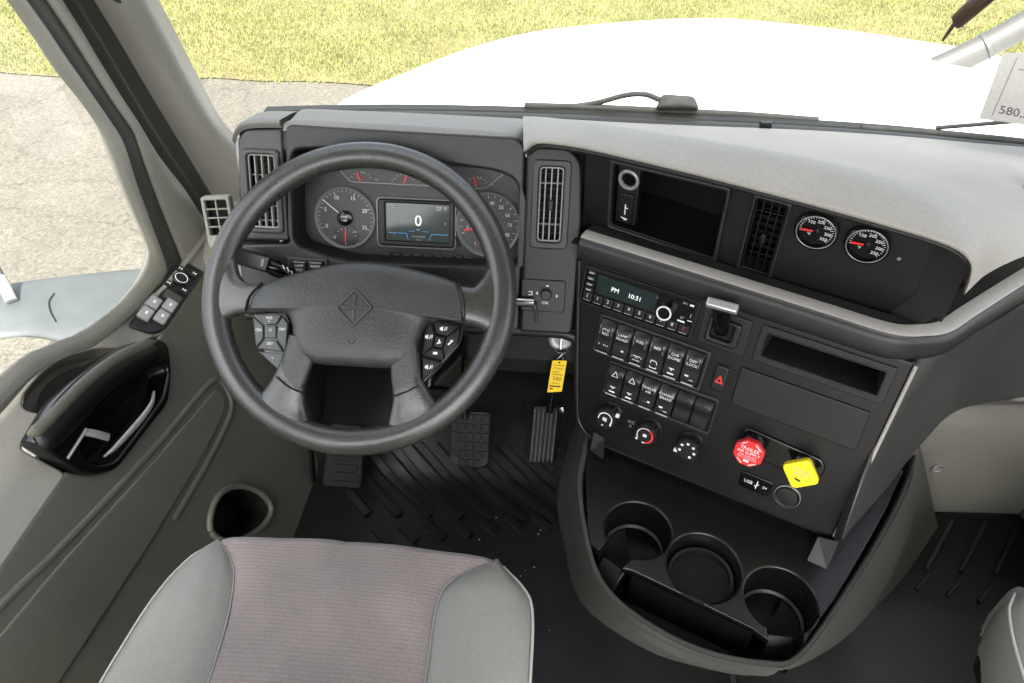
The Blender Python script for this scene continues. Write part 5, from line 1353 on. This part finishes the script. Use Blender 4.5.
# window switch plate
spl = shape('switch_plate', [rpoly(mm([(150, 57), (345, 57), (376, 46), (378, -1), (186, -1), (160, 14)]), 0.010, 4)], 0.0, 0.007, 0.004, 'panel', door, DL, 3)
for i, (x, y) in enumerate(((0.226, 0.044), (0.240, 0.017), (0.192, 0.044), (0.205, 0.017))):
    b_ = box('window_switch', (x, y, 0.0115), (0.030, 0.024, 0.010), 'ring', spl, DL @ Matrix.Rotation(R(0), 4, 'Z'), 0.003)
    bars('switch_mark', [(x - 0.004, y, x + 0.004, y, 0.0045)], 'white', b_, DL, 0.0166)
box('switch_well', (0.268, 0.030, 0.0062), (0.030, 0.052, 0.003), 'deep', spl, DL, 0.001)
box('lock_switch', (0.264, 0.022, 0.011), (0.022, 0.036, 0.010), 'darkgrey', spl, DL, 0.003)
lathe('mirror_dial', [(0.0170, 0.006), (0.0170, 0.013), (0.0155, 0.0145), (0.0001, 0.0150)], 'panel', spl, DL, 30, (0.320, 0.030))
tube('dial_mark', [(0.320 + 0.0125 * math.cos(2 * math.pi * i / 20), 0.030 + 0.0125 * math.sin(2 * math.pi * i / 20), 0.0149) for i in range(21)], 0.0009, 'white', spl, DL, n=5)
for x, y in ((0.344, 0.042), (0.352, 0.014), (0.296, 0.012), (0.292, 0.044)):
    b_ = box('mirror_button', (x, y, 0.009), (0.016, 0.018, 0.008), 'panel', spl, DL, 0.002)
    bars('button_mark', [(x - 0.003, y - 0.003, x + 0.003, y - 0.003, 0.0012), (x - 0.003, y + 0.003, x + 0.003, y + 0.003, 0.0012), (x, y - 0.003, x, y + 0.003, 0.0016)], 'white', b_, DL, 0.0131)
# pull handle
scoop = rpoly(mm([(-128, -40), (-95, -28), (-30, -34), (40, -46), (120, -84), (118, -100), (64, -120), (-15, -114), (-100, -108), (-132, -80)]), 0.016, 4)
shape('door_core', [rrect(0.0, -0.09, 0.46, 0.14, 0.01)], -0.052, -0.034, 0.002, 'deep', door, DP)
ph = shape('pull_surround', [pull, scoop], -0.02, 0.012, 0.005, 'gloss', door, DP, 3)
cavity('pull_cup', scoop, 0.002, -0.028, 'gloss', ph, DP, 0.9)
bar_p = [(-0.164, 0.022, 0.006), (-0.145, 0.016, 0.012), (-0.095, 0.012, 0.016), (-0.032, 0.004, 0.016), (0.045, -0.016, 0.014), (0.105, -0.042, 0.010), (0.142, -0.062, 0.004)]
vs, fs = tube_data(cr([V(*p) for p in bar_p], 5), [((0.026 - 0.012 * abs(i / 30 - 0.4)) * min(1, 0.35 + i / 4, 0.35 + (30 - i) / 4), 0.011 * min(1, 0.3 + i / 4, 0.3 + (30 - i) / 4)) for i in range(31)], 16)
mesh('pull_bar', vs, fs, 'black', ph, DP, 70)
tube('bar_strip', cr([V(p[0], p[1] + 0.020, p[2] + 0.006) for p in bar_p], 5), [(0.010 * min(1, 0.3 + i / 4, 0.3 + (30 - i) / 4), 0.005 * min(1, 0.3 + i / 4)) for i in range(31)], 'grey', ph, DP, n=12)
tube('chrome_line', [V(-0.152, -0.033, 0.013), V(-0.092, -0.030, 0.013)], 0.0028, 'silver', ph, DP, n=8)
hd = tube('door_latch', cr([V(-0.094, -0.030, 0.002), V(-0.084, -0.050, 0.008), V(-0.072, -0.074, 0.008)], 3), (0.007, 0.0035), 'silver', ph, DP, n=12)
tube('edge_highlight', cr([V(-0.100, -0.092, 0.0), V(-0.070, -0.098, 0.006), V(0.0, -0.107, 0.010), (0.040, -0.109, 0.008), V(0.068, -0.104, 0.0)], 4), [(0.002 + 0.004 * math.sin(math.pi * i / 16), 0.003) for i in range(17)], 'silver', ph, DP, n=10)  # silver strip imitates the highlight along the panel's curved edge
lathe('latch_screw', [(0.006, -0.05), (0.006, -0.046), (0.001, -0.045)], 'ring', ph, DP, 14, (-0.035, -0.075))
# window frame: inner bead, dark seal, grey trim (all in the plane of the door glass)
def strip(name, a, b, mat, x0, x1, thick=0.012, su=4):
    rows_ = [[V(x0, y, z) for y, z in a], [V(x0 + (x1 - x0) * 0.25 + 0.006, (ya + yb) / 2, (za + zb) / 2) for (ya, za), (yb, zb) in zip(a, b)], [V(x1, y, z) for y, z in b]]
    return grid(name, rows_, mat, door, su=su, sv=4, thick=thick, ang=60)
g_ = [(0.80, 1.70), (0.92, 1.42), (1.034, 1.134), (1.069, 1.02), (1.095, 0.957), (1.112, 0.90), (1.113, 0.843), (1.110, 0.778), (1.110, 0.735), (1.110, 0.656), (1.092, 0.628), (1.05, 0.612)]
s0 = [(0.82, 1.70), (0.94, 1.42), (1.055, 1.128), (1.088, 1.03), (1.112, 0.961), (1.131, 0.905), (1.143, 0.858), (1.138, 0.80), (1.134, 0.762), (1.130, 0.66), (1.124, 0.588), (1.10, 0.575)]
s1 = [(0.86, 1.70), (0.98, 1.42), (1.095, 1.117), (1.130, 1.01), (1.154, 0.932), (1.170, 0.89), (1.181, 0.855), (1.178, 0.80), (1.176, 0.738), (1.177, 0.64), (1.178, 0.566), (1.17, 0.54)]
t1 = [(0.90, 1.70), (1.02, 1.42), (1.138, 1.104), (1.170, 0.995), (1.194, 0.915), (1.213, 0.86), (1.229, 0.801), (1.258, 0.735), (1.286, 0.675), (1.308, 0.61), (1.318, 0.555), (1.21, 0.54)]
strip('window_bead', g_ + [(0.97, 0.612), (0.909, 0.624), (0.845, 0.641), (0.782, 0.672), (0.673, 0.705), (0.3, 0.72)], s0 + [(0.98, 0.582), (0.915, 0.592), (0.85, 0.61), (0.785, 0.643), (0.675, 0.675), (0.3, 0.69)], 'pale', -0.838, -0.828)
strip('window_seal', s0, s1, 'seal', -0.832, -0.828)
strip('frame_trim', s1, t1, 'pale', -0.824, -0.834)
glass_loop = [(-0.842, y, z) for y, z in ((-0.2, 1.70), (0.80, 1.70), (1.04, 1.134), (1.118, 0.90), (1.116, 0.64), (1.07, 0.605), (0.90, 0.61), (0.78, 0.66), (0.66, 0.69), (-0.2, 0.70))]
mesh('window_glass', glass_loop, [tuple(range(len(glass_loop)))], 'glass', door)
# kick panel between the door and the footwell
kk = thing('driver_kick_panel', 'dark grey kick panel between the driver door and the footwell', 'panel', (-0.62, 1.2, 0.0))
grid('kick_skin', [[(-0.80, 1.27, 0.56), (-0.77, 1.30, 0.50), (-0.70, 1.36, 0.50)], [(-0.745, 1.26, 0.40), (-0.70, 1.28, 0.40), (-0.66, 1.38, 0.40)], [(-0.69, 1.20, 0.25), (-0.655, 1.22, 0.25), (-0.64, 1.38, 0.25)], [(-0.63, 1.13, 0.10), (-0.61, 1.15, 0.10), (-0.62, 1.38, 0.10)], [(-0.60, 1.08, 0.0), (-0.585, 1.10, 0.0), (-0.60, 1.38, 0.0)]], 'dash', kk, su=4, sv=3)

# ================================================================== windshield pillar
pil = thing('windshield_pillar', 'warm grey windshield pillar trim with black weatherstrip', 'pillar', (-0.76, 1.35, 0.6))
wsA = [(0.905, 1.70), (1.025, 1.42), (1.142, 1.104), (1.198, 0.915), (1.233, 0.801), (1.290, 0.675), (1.335, 0.560)]
wsB = [(0.94, 1.70), (1.075, 1.40), (1.200, 1.090), (1.262, 0.900), (1.300, 0.785), (1.348, 0.648), (1.385, 0.53)]
rows = [[V(-0.838, y, z) for y, z in wsA], [V(-0.822, (a[0] * 0.6 + b[0] * 0.4), (a[1] * 0.6 + b[1] * 0.4)) for a, b in zip(wsA, wsB)], [V(-0.845, (a[0] * 0.3 + b[0] * 0.7), (a[1] * 0.3 + b[1] * 0.7)) for a, b in zip(wsA, wsB)], [V(-0.800, y + 0.03, z) for y, z in wsB]]
grid('weatherstrip', rows, 'seal', pil, su=4, sv=4, ang=60)
pa = [V(-0.812, 0.93, 1.70), V(-0.808, 1.065, 1.40), V(-0.803, 1.183, 1.092), V(-0.800, 1.240, 0.910), V(-0.798, 1.28, 0.79), V(-0.795, 1.323, 0.655), V(-0.79, 1.36, 0.55)]
pc = [V(-0.70, 0.90, 1.70), V(-0.705, 1.04, 1.40), V(-0.712, 1.178, 1.095), V(-0.712, 1.236, 0.925), V(-0.70, 1.265, 0.82), V(-0.66, 1.29, 0.755), V(-0.60, 1.30, 0.72)]
pb = [a.lerp(b, 0.5) + V(0.016, -0.020, 0.004) for a, b in zip(pa, pc)]
pd = [p + V(-0.005, 0.05, -0.01) for p in pc]
grid('pillar_trim', [pa, pb, pc, pd], 'kick', pil, su=4, sv=4, ang=60)
shape('grab_handle_foot', [rpoly(mm([(-16, 40), (16, 40), (14, -16), (0, -24), (-13, -16)]), 0.008)], 0, 0.012, 0.004, 'dash', pil, frame((-0.745, 1.165, 1.118), (0.95, 0.25, 0), (0.25, -0.90, -0.35)))
# small ledge behind the demister vent
lg = thing('corner_ledge', 'grey trim ledge between door and dashboard', 'trim', (-0.66, 1.2, 0.6))
grid('ledge_skin', [[(-0.80, 1.32, 0.60), (-0.70, 1.33, 0.66), (-0.60, 1.30, 0.72), (-0.54, 1.25, 0.78)], [(-0.80, 1.22, 0.545), (-0.70, 1.16, 0.58), (-0.60, 1.08, 0.66), (-0.54, 1.02, 0.75)], [(-0.785, 1.20, 0.50), (-0.68, 1.10, 0.50), (-0.585, 1.02, 0.58), (-0.535, 0.95, 0.70)], [(-0.74, 1.22, 0.38), (-0.64, 1.15, 0.40), (-0.56, 1.06, 0.50), (-0.525, 0.97, 0.62)]], 'pale', lg, su=3, sv=3)

# ================================================================== small things at the windshield
wd = thing('hanging_wand', 'dark brown wand with thin tip hanging before the windshield', 'wand', (0.5, 1.0, 1.2))
tube('wand_handle', [(0.548, 0.985, 1.235), (0.515, 0.993, 1.19), (0.492, 1.0, 1.150), (0.4895, 1.0005, 1.1475)], [0.0125, 0.0120, 0.0100, 0.0075], 'amberwand', wd, n=18)
tube('wand_tip', [(0.491, 1.0, 1.150), (0.4845, 1.001, 1.126)], [0.0030, 0.0018], 'amberwand', wd, n=10)
pp = thing('price_sheet', 'pale paper sheet with a handwritten number on the windshield', 'paper', (0.69, 1.15, 0.96))
PF = frame((0.74, 1.148, 1.0), (0.97, -0.25, 0), (-0.15, -0.58, 0.80))
shape('sheet', [rpoly(mm([(-84, -54), (160, -54), (160, 110), (-66, 66)]), 0.002)], -0.0005, 0.0005, 0.0002, 'paper', pp, PF)
texts('lettering', [('580,5', -0.036, -0.036, 0.020, R(-4))], 'dash', pp, PF, 0.0008)
bars('sheet_line', [(-0.040, 0.040, 0.10, 0.038, 0.0012), (-0.066, -0.045, -0.045, 0.062, 0.0008)], 'stalk', pp, PF, 0.0007)

# ================================================================== unseen cab roof and walls
roof = thing('unseen_cab_roof', 'unseen pale cab roof added to block the sun', 'roof', (0.15, 0.1, 1.75))  # unseen; put in to keep direct sun out of the cab
rr_ = []
for y, z in ((0.82, 1.74), (0.70, 1.80), (0.3, 1.84), (-0.2, 1.84), (-0.7, 1.82)):
    rr_.append([(-0.86, y, z - 0.08), (-0.78, y, z - 0.02), (0.15, y, z + 0.02), (1.08, y, z - 0.02), (1.16, y, z - 0.08)])
grid('headliner', rr_, 'pale', roof, su=3, sv=2, thick=0.02)

rear = thing('unseen_rear_wall', 'unseen grey rear wall added behind the seats to cut reflections', 'wall', (0.15, -0.55, 0))  # unseen; added to cut fill light and reflections on the panels
shape('wall_panel', [rrect(0.15, 0.86, 2.02, 1.80, 0.05), rrect(0.15, 1.42, 1.30, 0.40, 0.06)], -0.03, 0, 0.006, 'grey', rear, frame((0, -0.55, 0), (1, 0, 0), (0, 1, 0)) @ Matrix.Scale(-1, 4, (1, 0, 0)))
pd_ = thing('unseen_passenger_door', 'unseen grey passenger door panel added to block low sun', 'door', (1.16, 0.4, 0))  # unseen; added to stop low sun from the right
shape('door_panel', [rpoly([(-0.55, 0.0), (1.25, 0.0), (1.30, 0.58), (0.95, 0.60), (0.6, 0.72), (-0.55, 0.72)], 0.03)], -0.03, 0, 0.006, 'grey', pd_, frame((1.17, 0, 0), (0, 1, 0), (1, 0, 0)))

for x_, lb in ((-0.875, 'unseen grey side pillar added behind the driver door'), (1.185, 'unseen grey side pillar added behind the passenger door')):
    bpl = thing('unseen_door_pillar', lb, 'pillar', (x_, -0.3, 0))  # unseen; added so the black plastics reflect less light
    shape('pillar_panel', [rpoly([(-0.56, 0), (0.05, 0), (0.02, 0.7), (-0.12, 1.74), (-0.56, 1.74)], 0.03)], -0.02, 0.0, 0.005, 'grey', bpl, frame((x_, 0, 0), (0, 1, 0), (1, 0, 0)))
